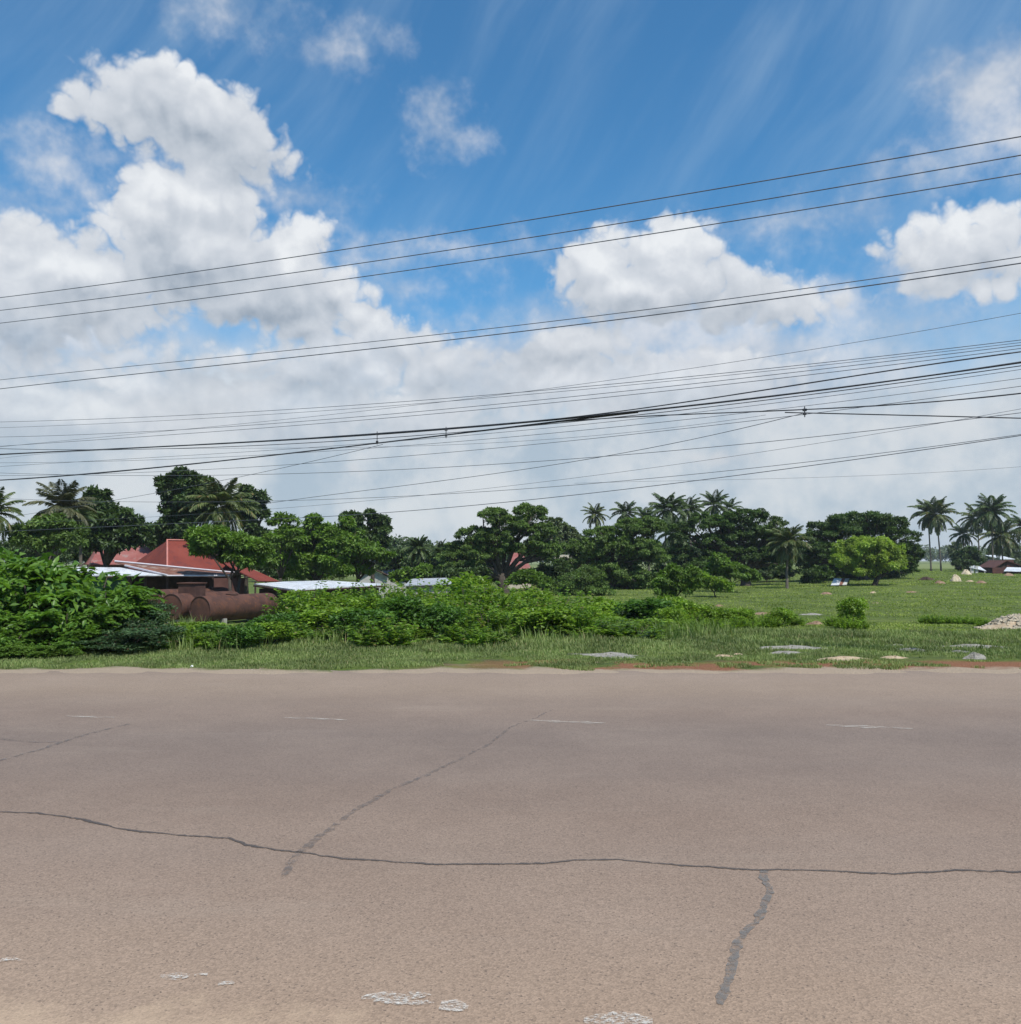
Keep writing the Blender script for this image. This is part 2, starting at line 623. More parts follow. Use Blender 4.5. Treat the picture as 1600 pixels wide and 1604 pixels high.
def limbs(base, fork_z, lobes, r0, lean=(0, 0), stems=1):
    """trunk and limbs reaching into the lobes"""
    mb = MB()
    base = np.array(base, float)
    for st in range(stems):
        off = np.array([RNG.uniform(-1, 1), RNG.uniform(-1, 1), 0]) * r0 * (2.5 if stems > 1 else 0)
        b0 = base + off
        fork = np.array([base[0] + lean[0] + off[0] * 2, base[1] + lean[1] + off[1] * 2, fork_z])
        mid = (b0 + fork) / 2 + np.array([RNG.uniform(-1, 1), RNG.uniform(-1, 1), 0]) * r0 * 0.7
        mb.tube([b0 - [0, 0, 0.3], b0 + [0, 0, 0.05], mid, fork], [r0 * 1.5, r0 * 1.2, r0 * 0.9, r0 * 0.75], 8)
        for lb in lobes[st::stems]:
            c = np.array(lb[:3])
            top = c + np.array([0, 0, lb[5] * 0.35])
            m1 = fork + (c - fork) * 0.45 + np.array([RNG.uniform(-1, 1), RNG.uniform(-1, 1), 0.6]) * r0
            mb.tube([fork - [0, 0, r0], m1, c * 0.6 + m1 * 0.4, top], [r0 * 0.6, r0 * 0.42, r0 * 0.3, r0 * 0.12], 6)
            for _ in range(3):
                e = c + rand_dir(1)[0] * np.array(lb[3:]) * 0.8
                mb.tube([m1, (m1 + e) / 2 + rand_dir(1)[0] * r0, e], [r0 * 0.3, r0 * 0.2, r0 * 0.07], 5)
    return mb


def tree(name, label, cat, Y, bpx, spec, mat, bark, count, L, W, r0=0.2, fork=0.35, group=None, clump=0.28, flat=0.55,
         stems=1, fill=0.25, droop=0.25, depth=0.85, spread=1.0, bz=None):
    lobes = px_lobes(Y, spec, depth)
    bx = (bpx - 800) / FPX * Y
    z0 = gz(bx, Y) if bz is None else bz
    root = empty(name, (bx, Y, z0), label, cat, group)
    zmin = min(l[2] - l[5] for l in lobes)
    zt = max(l[2] for l in lobes)
    fz = z0 + (max(zmin, z0 + 0.3) - z0) * 0.6 + (zt - z0) * fork * 0.4
    cx = np.mean([l[0] for l in lobes])
    V, F = crown(lobes, count, L, W, clump, flat, None, droop, fill, spread)
    mesh_np('crown', V, F, mat, root)
    limbs((bx, Y, z0), fz, lobes, r0, ((cx - bx) * 0.25, 0), stems).build('trunk', bark, root, True)
    return root


def palm(label, px, Y, top_py, crown_r, mat, bark, lean=0.0, fronds=22, group=None, bz=None, r0=0.14, dead=None, width=1.0):
    """coconut palm: leaning ringed trunk and pinnate fronds; top_py = pixel height of the crown's heart, crown_r in pixels"""
    P0 = at(px, top_py, Y)
    R = crown_r / FPX * Y
    bx = P0[0] + lean
    z0 = gz(bx, Y) if bz is None else bz
    root = empty('coconut_palm', (bx, Y, z0), label, 'palm tree', group)
    H = P0[2] - z0
    path, rad = [], []
    for i in range(15):
        t = i / 14
        path.append((bx - lean * (t ** 1.6), Y + 0.15 * math.sin(t * 2), z0 - 0.2 + (H + 0.2) * t))
        rad.append(r0 * (1.5 if i == 0 else 1.0) * (1 - 0.45 * t) * (1.06 if i % 2 else 0.97))
    MB().tube(path, rad, 8).build('trunk', bark, root, True)
    heart = np.array(path[-1])
    parts = []
    fronds = int(fronds * 1.35)
    for k in range(fronds):
        az = k * 2.399 + RNG.uniform(-0.25, 0.25)
        t = k / (fronds - 1)
        el = math.radians(84 - 128 * t ** 1.15 + RNG.uniform(-8, 8))
        Lf = R * RNG.uniform(0.98, 1.15) * (0.85 + 0.3 * (1 - abs(t - 0.45)))
        d = np.array([math.cos(az), math.sin(az), 0])
        n = 15
        pts = [heart + [0, 0, 0.1]]
        e = el
        for i in range(n):
            pts.append(pts[-1] + (d * math.cos(e) + np.array([0, 0, math.sin(e)])) * Lf / n)
            e -= math.radians(2.0 + 3.6 * i / n + 1.8 * max(0, math.cos(el)))
            e = max(e, math.radians(-86))
        pts = np.array(pts)
        tan = unit(np.gradient(pts, axis=0))
        side = unit(np.cross(tan, [0, 0, 1.0]) + 1e-6)
        m = 34
        u = np.linspace(0.14, 0.99, m)
        idx = u * n
        i0 = np.minimum(idx.astype(int), n - 1)
        fr = (idx - i0)[:, None]
        Pc = pts[i0] * (1 - fr) + pts[i0 + 1] * fr
        Tc, Sc = tan[i0], side[i0]
        ll = R * 0.30 * np.sin(np.clip(u, 0, 1) * 2.6 + 0.35) ** 0.7
        for sgn in (-1, 1):
            A = unit(Sc * sgn * 0.9 + Tc * 0.65 + np.array([0, 0, -0.55]) + RNG.normal(size=(m, 3)) * 0.10)
            parts.append(leaves(Pc, A, np.cross(A, Tc) * sgn + [0, 0, 0.2], ll * RNG.uniform(0.85, 1.1, m), R * 0.046 * width, 0.15))
        # midrib as three long slivers
        for a_, b_ in ((0, 6), (5, 11), (10, n)):
            q = np.array([pts[a_]])
            parts.append(leaves(q, np.array([pts[b_] - pts[a_]]), np.array([[0, 0, 1.0]]), np.linalg.norm(pts[b_] - pts[a_]), R * 0.03, 0.1))
    V, F = join(parts)
    mesh_np('crown', V, F, mat, root)
    if crown_r > 24:
        nuts = MB()
        for i in range(7):
            w = i * 0.9
            c = heart + np.array([math.cos(w) * 0.28, math.sin(w) * 0.28, -0.25 - 0.06 * (i % 2)])
            nuts.tube([c + [0, 0, 0.16], c + [0, 0, 0.09], c, c - [0, 0, 0.09], c - [0, 0, 0.16]], [0.03, 0.10, 0.13, 0.10, 0.03], 7)
        nuts.build('coconuts', bark, root, True)
    return root

# ================================================================ ground, road, markings
def M_ground():
    m, T, b, out = new_mat('field_ground')
    g = T.node('ShaderNodeNewGeometry')
    pos = g.outputs['Position']
    s = T.node('ShaderNodeSeparateXYZ')
    T.put(s.inputs[0], pos)
    n1 = T.noise(pos, 0.35, 4, 0.6)
    n2 = T.noise(pos, 2.2, 5, 0.62)
    n3 = T.noise(pos, 26.0, 4, 0.7)
    grass = T.mix(T.step(n1, 0.35, 0.65), (0.130, 0.185, 0.036, 1), (0.185, 0.225, 0.055, 1))
    grass = T.mix(T.step(n2, 0.35, 0.7), grass, (0.100, 0.125, 0.050, 1))
    grass = T.mix(T.step(n3, 0.3, 0.7), T.mix(1.0, grass, (0.55, 0.6, 0.5, 1), blend='MULTIPLY'), grass)
    dirt = T.mix(T.step(n2, 0.3, 0.7), (0.30, 0.21, 0.13, 1), (0.42, 0.33, 0.24, 1))
    red = T.mix(T.step(n3, 0.3, 0.7), (0.20, 0.085, 0.045, 1), (0.30, 0.15, 0.085, 1))
    # bare earth near the road, more of it to the right
    lim = T.math('MULTIPLY_ADD', T.noise(pos, 0.55, 5, 0.65), 2.0, -1.0)
    ye = T.math('SUBTRACT', s.outputs[1], T.math('MULTIPLY', lim, 0.9))
    f = T.step(ye, 13.10, 13.45, 1.0, 0.0)
    rx = T.step(s.outputs[0], -2.0, 1.0)
    redf = T.math('MULTIPLY', T.math('MULTIPLY', T.step(ye, 13.9, 14.5, 1, 0), rx), T.step(T.noise(pos, 0.9, 4, 0.6), 0.42, 0.52))
    # patches of trodden earth on the verge
    mp = T.node('ShaderNodeMapping')
    T.put(mp.inputs['Vector'], pos)
    mp.inputs['Scale'].default_value = (0.5, 1.7, 1.0)
    pf = T.math('MULTIPLY', T.step(T.noise(mp.outputs[0], 0.9, 4, 0.6), 0.60, 0.66), T.step(s.outputs[1], 17.0, 15.2, kind='LINEAR'))
    pf = T.math('MULTIPLY', pf, rx)
    col = T.mix(pf, grass, dirt)
    col = T.mix(redf, col, red)
    col = T.mix(f, col, (0.40, 0.31, 0.225, 1))
    # dry paddies far away
    far = T.math('MULTIPLY', T.step(s.outputs[1], 160, 200), T.step(T.noise(pos, 0.012, 2), 0.42, 0.5))
    col = T.mix(far, col, (0.17, 0.20, 0.075, 1))
    T.put(b.inputs['Base Color'], col)
    b.inputs['Roughness'].default_value = 0.95
    b.inputs['Specular IOR Level'].default_value = 0.1
    bp = T.node('ShaderNodeBump')
    bp.inputs['Distance'].default_value = 0.05
    T.put(bp.inputs['Height'], n3)
    T.put(b.inputs['Normal'], bp.outputs[0])
    return m


def make_ground():
    ys = np.concatenate([np.linspace(-40, 11, 8), np.arange(12, 13.8, 0.08), np.arange(13.8, 30, 0.3), np.arange(30, 70, 1.0), np.arange(70, 160, 3.0), np.linspace(165, 500, 20), [700, 1000, 1600, 2600]])
    xs = np.concatenate([[-2600, -1200, -600, -300, -180], np.arange(-120, -30, 4.0), np.arange(-30, -11, 0.5), np.arange(-11, 12, 0.12), np.arange(12, 30, 0.5), np.arange(30, 121, 4.0), [180, 300, 600, 1200, 2600]])
    X, Y = np.meshgrid(xs, ys)
    Z = h(X, Y) + 0.012 * np.sin(X * 5.1 + Y * 3.3) * np.sin(Y * 6.2) * (Y > 13.2)
    V = np.stack([X, Y, Z], -1).reshape(-1, 3)
    ny, nx = X.shape
    i = np.arange(ny - 1)[:, None] * nx + np.arange(nx - 1)[None, :]
    F = np.stack([i, i + 1, i + nx + 1, i + nx], -1).reshape(-1, 4)
    o = mesh_np('ground', V, F, M_ground(), None, True)
    tag(o, kind='structure')


def M_road():
    m, T, b, out = new_mat('worn_asphalt')
    g = T.node('ShaderNodeNewGeometry')
    pos = g.outputs['Position']
    s = T.node('ShaderNodeSeparateXYZ')
    T.put(s.inputs[0], pos)
    mp = T.node('ShaderNodeMapping')
    T.put(mp.inputs['Vector'], pos)
    mp.inputs['Scale'].default_value = (0.10, 0.8, 1)
    long_n = T.noise(mp.outputs[0], 1.0, 5, 0.6)
    y = T.math('ADD', s.outputs[1], T.math('MULTIPLY_ADD', long_n, 1.2, -0.6))
    cr = T.node('ShaderNodeValToRGB')
    T.put(cr.inputs[0], T.math('DIVIDE', y, 14.0))
    stops = [(0.0, (0.320, 0.216, 0.136)), (0.225, (0.281, 0.198, 0.139)), (0.30, (0.242, 0.173, 0.128)), (0.42, (0.201, 0.144, 0.109)), (0.50, (0.182, 0.135, 0.107)), (0.60, (0.173, 0.131, 0.106)), (0.68, (0.197, 0.144, 0.111)), (0.80, (0.242, 0.179, 0.131)), (0.90, (0.251, 0.187, 0.139))]
    e = cr.color_ramp.elements
    e[0].position, e[0].color = stops[0][0], (*stops[0][1], 1)
    e[1].position, e[1].color = stops[-1][0], (*stops[-1][1], 1)
    for p, c in stops[1:-1]:
        k = e.new(p)
        k.color = (*c, 1)
    col = cr.outputs[0]
    n1 = T.noise(pos, 0.7, 5, 0.6)
    col = T.mix(T.step(n1, 0.35, 0.7, 0, 0.12), col, (0.40, 0.31, 0.24, 1))
    vo = T.node('ShaderNodeTexVoronoi')
    T.put(vo.inputs['Vector'], pos)
    vo.inputs['Scale'].default_value = 120.0
    hs = T.node('ShaderNodeSeparateColor')
    T.put(hs.inputs[0], vo.outputs['Color'])
    sp = T.math('MULTIPLY_ADD', hs.outputs[0], 0.36, 0.82)
    sp = T.math('MULTIPLY', sp, T.math('MULTIPLY_ADD', T.noise(pos, 45.0, 3, 0.7), 0.34, 0.83))
    sp = T.math('MULTIPLY', sp, T.math('MULTIPLY_ADD', T.noise(pos, 5.0, 4, 0.65), 0.16, 0.92))
    col = T.mix(1.0, col, sp, blend='MULTIPLY')
    # polished wheel tracks, dull oily stains and dusty drifts running along the road
    wy = T.math('ADD', s.outputs[1], T.math('MULTIPLY_ADD', T.noise(mp.outputs[0], 0.6, 2), 0.8, -0.4))
    trk = T.math('ADD', T.step(T.math('ABSOLUTE', T.math('SUBTRACT', wy, 6.9)), 0.1, 0.55, 1, 0), T.step(T.math('ABSOLUTE', T.math('SUBTRACT', wy, 5.1)), 0.1, 0.5, 1, 0))
    trk = T.math('ADD', trk, T.step(T.math('ABSOLUTE', T.math('SUBTRACT', wy, 10.2)), 0.1, 0.6, 1, 0))
    col = T.mix(T.math('MULTIPLY', trk, T.step(long_n, 0.3, 0.6, 0.03, 0.08)), col, (0.17, 0.145, 0.130, 1))
    stn = T.noise(pos, 1.1, 6, 0.7)
    col = T.mix(T.step(stn, 0.60, 0.76, 0, 0.09), col, (0.17, 0.140, 0.120, 1))
    mp2 = T.node('ShaderNodeMapping')
    T.put(mp2.inputs['Vector'], pos)
    mp2.inputs['Scale'].default_value = (0.35, 1.6, 1)
    col = T.mix(T.step(T.noise(mp2.outputs[0], 1.0, 6, 0.68), 0.55, 0.75, 0, 0.16), col, (0.37, 0.30, 0.235, 1))
    # few pits
    pit = T.step(hs.outputs[1], 0.965, 0.98, 0, 0.55)
    col = T.mix(pit, col, (0.08, 0.06, 0.05, 1))
    # sand blown onto the near edge
    yy = T.math('ADD', s.outputs[1], T.math('MULTIPLY_ADD', T.noise(pos, 1.4, 6, 0.65), 1.5, -0.75))
    yy = T.math('MULTIPLY_ADD', s.outputs[0], 0.16, yy)
    col = T.mix(T.step(yy, 2.72, 3.12, 0.6, 0.0), col, (0.50, 0.37, 0.25, 1))
    T.put(b.inputs['Base Color'], col)
    b.inputs['Roughness'].default_value = 0.82
    b.inputs['Specular IOR Level'].default_value = 0.25
    bp = T.node('ShaderNodeBump')
    bp.inputs['Distance'].default_value = 0.003
    bp.inputs['Strength'].default_value = 0.5
    T.put(bp.inputs['Height'], T.math('ADD', vo.outputs['Distance'], T.math('MULTIPLY', T.noise(pos, 30.0, 4, 0.7), 1.5)))
    T.put(b.inputs['Normal'], bp.outputs[0])
    return m


def make_road():
    xs = np.arange(-90, 90.01, 0.1)
    edge = 13.05 + 0.05 * np.sin(xs * 1.7) + 0.05 * np.sin(xs * 4.3 + 1) + RNG.normal(0, 0.012, len(xs))
    rows = [np.stack([xs, np.full_like(xs, y), np.zeros_like(xs)], 1) for y in (-7, -3, 0, 2, 4, 6, 8, 10, 11.5, 12.4)]
    rows += [np.stack([xs, edge, np.zeros_like(xs)], 1), np.stack([xs, edge + 0.04, np.full_like(xs, -0.02)], 1)]
    V = np.concatenate(rows)
    n = len(xs)
    i = np.arange(n - 1)[None, :] + np.arange(len(rows) - 1)[:, None] * n
    F = np.stack([i, i + 1, i + 1 + n, i + n], -1).reshape(-1, 4)
    tag(mesh_np('road', V, F, M_road()), kind='structure')


def M_worn(name, c, lo, hi, scale, amount=1.0, stretch=(1, 1, 1)):
    """thin layer on the asphalt that has worn away in specks"""
    m, T, b, out = new_mat(name)
    g = T.node('ShaderNodeNewGeometry')
    mp = T.node('ShaderNodeMapping')
    T.put(mp.inputs['Vector'], g.outputs['Position'])
    mp.inputs['Scale'].default_value = stretch
    n = T.noise(mp.outputs[0], scale, 6, 0.72)
    a = T.step(n, lo, hi, 0, amount)
    T.put(b.inputs['Base Color'], (*c, 1))
    b.inputs['Roughness'].default_value = 0.75
    tr = T.node('ShaderNodeBsdfTransparent')
    mx = T.node('ShaderNodeMixShader')
    T.put(mx.inputs[0], a)
    T.l.new(tr.outputs[0], mx.inputs[1])
    T.l.new(b.outputs[0], mx.inputs[2])
    T.l.new(mx.outputs[0], out.inputs[0])
    return m


def ribbon(name, pts, mat, z=0.004, wob=0.011, step=0.022):
    """pts: photo pixels and width in metres, laid on the road"""
    G = np.array([(*on_ground(p[0], p[1]), p[2]) for p in pts])
    out = []
    for a, c in zip(G[:-1], G[1:]):
        n = max(2, int(np.linalg.norm(c[:2] - a[:2]) / step))
        for i in range(n):
            out.append(a + (c - a) * i / n)
    out.append(G[-1])
    Q = np.array(out)
    k = len(Q)
    nz = np.cumsum(RNG.normal(0, wob * 0.35, (k, 2)), axis=0)
    ker = np.ones(9) / 9
    for j in (0, 1):
        base = np.convolve(nz[:, j], np.ones(41) / 41, mode='same') if k > 41 else 0
        nz[:, j] = np.clip(nz[:, j] - base, -wob * 2, wob * 2)
    C = Q[:, :2] + nz
    T_ = unit(np.gradient(np.stack([np.convolve(np.pad(C[:, j], 4, mode='edge'), ker, mode='valid') for j in (0, 1)], 1), axis=0))
    Nn = np.stack([-T_[:, 1], T_[:, 0]], 1)
    w = Q[:, 2:3] / 2 * (1 + 0.45 * np.convolve(RNG.normal(0, 1, k + 4), np.ones(5) / 5, mode='valid')[:, None])
    A = C + Nn * (w + RNG.normal(0, 0.0022, (k, 1)))
    B = C - Nn * (w + RNG.normal(0, 0.0022, (k, 1)))
    V = np.concatenate([np.c_[A, np.full(k, z)], np.c_[B, np.full(k, z)]])
    i = np.arange(k - 1)[:, None]
    F = np.concatenate([i, i + 1, i + 1 + k, i + k], 1)
    return mesh_np(name, V, F, mat)


def make_marks():
    dark = M_worn('crack_tar', (0.075, 0.062, 0.055), 0.26, 0.48, 30, 0.80)
    seal = M_worn('tar_seal', (0.170, 0.158, 0.145), 0.34, 0.60, 22, 0.72)
    faint = M_worn('old_crack', (0.15, 0.128, 0.115), 0.40, 0.62, 13, 0.55)
    for pts, mt in (
        ([(-60, 1276, .018), (0, 1273, .018), (60, 1273, .018), (130, 1285, .021), (220, 1305, .021), (300, 1310, .018), (360, 1313, .018), (385, 1325, .018), (465, 1335, .017), (560, 1348, .018),
          (700, 1354, .018), (800, 1355, .016), (960, 1347, .013), (1080, 1356, .017), (1180, 1363, .018), (1290, 1365, .013), (1400, 1370, .017), (1500, 1364, .016), (1600, 1367, .018), (1680, 1362, .018)], dark),
        ([(444, 1374, .02), (449, 1366, .055), (456, 1352, .05), (470, 1335, .05), (520, 1300, .045), (560, 1265, .04), (620, 1235, .04), (700, 1200, .035), (760, 1170, .03), (800, 1140, .025), (870, 1112, .015)], faint),
        ([(1200, 1364, .07), (1203, 1395, .034), (1188, 1440, .031), (1158, 1482, .044), (1150, 1502, .038), (1136, 1530, .031), (1120, 1558, .036), (1116, 1570, .015)], seal),
        ([(-40, 1200, .05), (0, 1192, .05), (60, 1175, .045), (120, 1155, .04), (200, 1135, .035)], faint),
        ([(0, 1158, .04), (60, 1164, .03), (100, 1163, .03)], faint),
    ):
        tag(ribbon('road_crack', pts, mt), kind='structure')
    white = M_worn('worn_white_paint', (0.62, 0.59, 0.53), 0.42, 0.68, 70, 0.85, (0.8, 1.4, 1))
    old = M_worn('faded_paint', (0.52, 0.47, 0.40), 0.42, 0.62, 9, 0.62, (0.6, 3, 1))
    for pts in ([(105, 1122, .05), (140, 1124, .10), (180, 1124, .05)], [(445, 1125, .04), (490, 1126, .12), (545, 1129, .05)], [(830, 1129, .05), (880, 1131, .12), (948, 1134, .05)],
                [(1295, 1136, .05), (1350, 1139, .13), (1430, 1142, .05)]):
        tag(ribbon('lane_marking', pts, old, 0.005, 0.005), kind='structure')
    for pts in ([(250, 1532, .02), (275, 1532, .05), (295, 1531, .02)], [(305, 1529, .015), (325, 1527, .02)], [(342, 1543, .02), (355, 1542, .04), (368, 1542, .02)],
                [(566, 1566, .015), (590, 1563, .05), (612, 1561, .07), (640, 1564, .05), (668, 1563, .02)], [(585, 1570, .02), (620, 1571, .06), (655, 1573, .05), (682, 1572, .015)], [(640, 1557, .01), (660, 1559, .03), (678, 1561, .01)], [(690, 1578, .05), (715, 1577, .07), (735, 1580, .03)],
                [(915, 1600, .05), (960, 1601, .14), (1020, 1604, .10)], [(0, 1506, .02), (20, 1504, .03), (35, 1506, .01)]):
        tag(ribbon('lane_marking', pts, white, 0.006, 0.004), kind='structure')


make_ground()
make_road()
make_marks()


# ---------------------------------------------------------------- grass
def blades(x, y, hgt, wid, per=3):
    n = len(x) * per
    X = np.repeat(x, per) + RNG.normal(0, 0.02, n)
    Y = np.repeat(y, per) + RNG.normal(0, 0.02, n)
    Z = h(X, Y) - 0.015
    H = np.repeat(hgt, per) * RNG.uniform(0.6, 1.3, n)
    W = np.repeat(wid, per)
    az = RNG.uniform(0, 2 * np.pi, n)
    ln = RNG.uniform(0.15, 0.75, n) * H
    P = np.stack([X, Y, Z], 1)
    s = np.stack([-np.sin(az), np.cos(az), np.zeros(n)], 1) * W[:, None] / 2
    a = np.stack([np.cos(az), np.sin(az), np.zeros(n)], 1)
    m = P + a * ln[:, None] * 0.35 + np.array([0, 0, 1.0]) * H[:, None] * 0.6
    t = P + a * ln[:, None] + np.array([0, 0, 1.0]) * H[:, None]
    V = np.stack([P - s, P + s, m + s * 0.7, t, m - s * 0.7], 1).reshape(-1, 3)
    i = np.arange(n)[:, None] * 5
    F = np.concatenate([i + np.array([0, 1, 2]), i + np.array([0, 2, 4]), i + np.array([4, 2, 3])], 1).reshape(-1, 3)
    return V, F


def vnoise(x, y, s, seed=0):
    """cheap smooth value noise in numpy"""
    r = np.random.default_rng(seed).random((256, 256))
    u, v = x * s + 1000, y * s + 1000
    i, j = np.floor(u).astype(int), np.floor(v).astype(int)
    f, g = u - i, v - j
    f, g = f * f * (3 - 2 * f), g * g * (3 - 2 * g)
    R = lambda a, b: r[a % 256, b % 256]
    return (R(i, j) * (1 - f) + R(i + 1, j) * f) * (1 - g) + (R(i, j + 1) * (1 - f) + R(i + 1, j + 1) * f) * g


# patches of gravel, sand and stones on the verge: photo pixel, width in metres, height
PATCHES = [
    ('low sprawling patch of grey gravel on the verge, nearest left', 'gravel patch', 955, 1027, 1.35, 0.05),
    ('wide grey gravel patch on the verge below the middle of the field', 'gravel patch', 1240, 1015, 1.45, 0.045),
    ('thin grey gravel streak just in front of the wide gravel patch', 'gravel patch', 1232, 1023, 0.85, 0.035),
    ('yellowish sand patch on the verge close to the road, widest of the sandy ones', 'sand patch', 1320, 1033, 0.95, 0.05),
    ('small sandy patch beside the road left of the grey gravel', 'sand patch', 1132, 1029, 0.34, 0.04),
    ('tiny pale sand streak near the small sandy patch', 'sand patch', 1155, 1026, 0.3, 0.03),
    ('small pale sand patch right of the widest sandy one', 'sand patch', 1402, 1031, 0.5, 0.04),
    ('long flat pale gravel streak on the verge before the stone heap', 'gravel patch', 1520, 1013, 1.35, 0.045),
    ('short pale gravel streak on the verge below the long streak', 'gravel patch', 1502, 1022, 0.45, 0.04),
    ('faint gravel patch on the verge right of the wide gravel patch', 'gravel patch', 1405, 1012, 0.6, 0.04),
    ('narrow gravel streak between the two widest gravel patches', 'gravel patch', 1428, 1018.5, 0.7, 0.04),
    ('grey lump of broken concrete gravel near the road at the right', 'gravel patch', 1527, 1032, 0.36, 0.09),
]


def make_grass():
    gm1 = leaf_mat('verge_grass', (0.135, 0.195, 0.050), (0.235, 0.275, 0.095), 0.3, 0.6, (0.30, 0.26, 0.12))
    gm2 = leaf_mat('field_grass', (0.195, 0.265, 0.044), (0.300, 0.350, 0.080), 0.35, 0.6, vscale=0.35)
    n = 95000
    x = RNG.uniform(-14, 15, n)
    y = 13.0 + 7.2 * RNG.random(n) ** 1.4
    d = vnoise(x, y, 1.3, 1) * 0.5 + vnoise(x, y, 4.0, 2) * 0.5
    bare = np.where(x > -1, 0.36, 0.10) * (1 - smooth(y, 14.0, 17.0)) + 0.10
    keep = (d > bare) & (y > 13.05 + 0.5 * vnoise(x, y * 0, 0.9, 3))
    for q in PATCHES:
        gx, gy = on_ground(q[2], q[3] + 1)
        keep &= (((x - gx) / (q[4] * 0.42)) ** 2 + ((y - gy) / (q[4] * 0.24)) ** 2 + 1.8 * (vnoise(x, y, 5.0, 8) - 0.5)) > 1
    x, y, d = x[keep], y[keep], d[keep]
    tall = smooth(y, 14.4, 18.0)
    V, F = blades(x, y, 0.035 + 0.07 * d * (0.4 + 1.5 * tall), 0.010 + 0.006 * tall, 4)
    tag(mesh_np('verge_grass', V, F, gm1), 'short dusty green grass on the verge beside the road', 'grass', kind='stuff')
    n = 42000
    y = 17.5 + 63 * RNG.random(n) ** 1.5
    x = RNG.uniform(-0.10, 0.66, n) * y
    V, F = blades(x, y, (0.020 + 0.045 * vnoise(x, y, 0.6, 5)) * (0.9 + y / 120), 0.014 + y * 0.0007, 3)
    tag(mesh_np('field_grass', V, F, gm2), 'bright green grass over the open field', 'grass', kind='stuff')
    n = 30000
    y = 75 + 90 * RNG.random(n)
    x = RNG.uniform(0.0, 0.66, n) * y
    V, F = blades(x, y, 0.05 + 0.05 * vnoise(x, y, 0.25, 6), np.full(n, 0.09), 2)
    tag(mesh_np('far_grass', V, F, gm2), 'low green grass far out by the huts', 'grass', kind='stuff')


make_grass()

# ================================================================ buildings, tanks, heaps
rust_sheet = rough_mat('rusty_sheet', (0.17, 0.075, 0.05), (0.28, 0.12, 0.075), 1.2, 0.8, (0.36, 0.27, 0.22), wave=(6.0, 0.5))
red_sheet = rough_mat('red_roof_sheet', (0.185, 0.036, 0.025), (0.235, 0.052, 0.035), 0.8, 0.75, (0.15, 0.036, 0.030), wave=(5.0, 0.6))
pink_sheet = rough_mat('faded_red_roof', (0.28, 0.085, 0.072), (0.36, 0.14, 0.12), 0.8, 0.8, (0.32, 0.22, 0.20), wave=(5.0, 0.2))
white_sheet = rough_mat('white_roof_sheet', (0.62, 0.65, 0.68), (0.78, 0.80, 0.82), 0.9, 0.5, (0.45, 0.42, 0.38), wave=(6.0, 0.3))
grey_sheet = rough_mat('grey_roof_sheet', (0.20, 0.23, 0.27), (0.28, 0.31, 0.35), 0.7, 0.6, (0.36, 0.37, 0.38), wave=(6.0, 0.1))
trim_mat = rough_mat('pale_ridge_metal', (0.45, 0.42, 0.46), (0.55, 0.53, 0.55), 2.0, 0.6)
dark_wood = rough_mat('dark_timber', (0.035, 0.022, 0.018), (0.075, 0.045, 0.034), 3.0, 0.9)
brown_wall = rough_mat('brown_boarding', (0.08, 0.035, 0.028), (0.12, 0.055, 0.042), 2.0, 0.9)
green_wall = rough_mat('green_wall_sheet', (0.03, 0.10, 0.075), (0.05, 0.13, 0.095), 2.0, 0.8)
pale_wall = rough_mat('pale_wall', (0.42, 0.42, 0.40), (0.52, 0.51, 0.48), 1.5, 0.9, (0.36, 0.34, 0.31))
cream_wall = rough_mat('cream_wall', (0.50, 0.44, 0.36), (0.60, 0.54, 0.45), 1.0, 0.9)
orange_tile = rough_mat('orange_brown_tiles', (0.28, 0.12, 0.075), (0.36, 0.17, 0.11), 2.0, 0.85, wave=(8.0, 1.2))
rust = rough_mat('rusted_steel', (0.060, 0.029, 0.022), (0.108, 0.048, 0.033), 2.2, 0.85, (0.13, 0.052, 0.027), bump=0.010)
rust_dark = rough_mat('dark_rust', (0.060, 0.030, 0.024), (0.095, 0.048, 0.036), 3.0, 0.85, bump=0.006)
black_hole = rough_mat('manhole_dark', (0.012, 0.009, 0.008), (0.02, 0.014, 0.012), 3.0, 0.9)  # near-black colour painting the shade inside the tank's manhole
glass_mat = rough_mat('dark_window_glass', (0.02, 0.025, 0.03), (0.03, 0.035, 0.04), 1.0, 0.15, spec=0.5)
concrete = rough_mat('stained_concrete', (0.30, 0.28, 0.25), (0.40, 0.37, 0.33), 1.5, 0.9, (0.22, 0.20, 0.18))


def posts(root, pts, ztop, mat=None, r=0.05):
    for x, y in pts:
        MB().box((x, y, (ztop + gz(x, y)) / 2), (2 * r, 2 * r, ztop - gz(x, y)), 0.3).build('post', mat or dark_wood, root)


def window(root, c, w, hh, rz, mat=dark_wood):
    f = MB()
    cr, sr = math.cos(rz), math.sin(rz)
    for s in (-1, 1):
        f.box((c[0] + s * w / 2 * cr, c[1] + s * w / 2 * sr, c[2]), (0.06, 0.10, hh + 0.06), rz)
        f.box((c[0], c[1], c[2] + s * hh / 2), (w - 0.07, 0.09, 0.06), rz)
    fo = f.build('window', mat, root)
    p = MB().box(c, (w - 0.07, 0.03, hh - 0.07), rz)
    o = mesh_np('pane', p.v, p.f, glass_mat, root)
    o.parent = fo


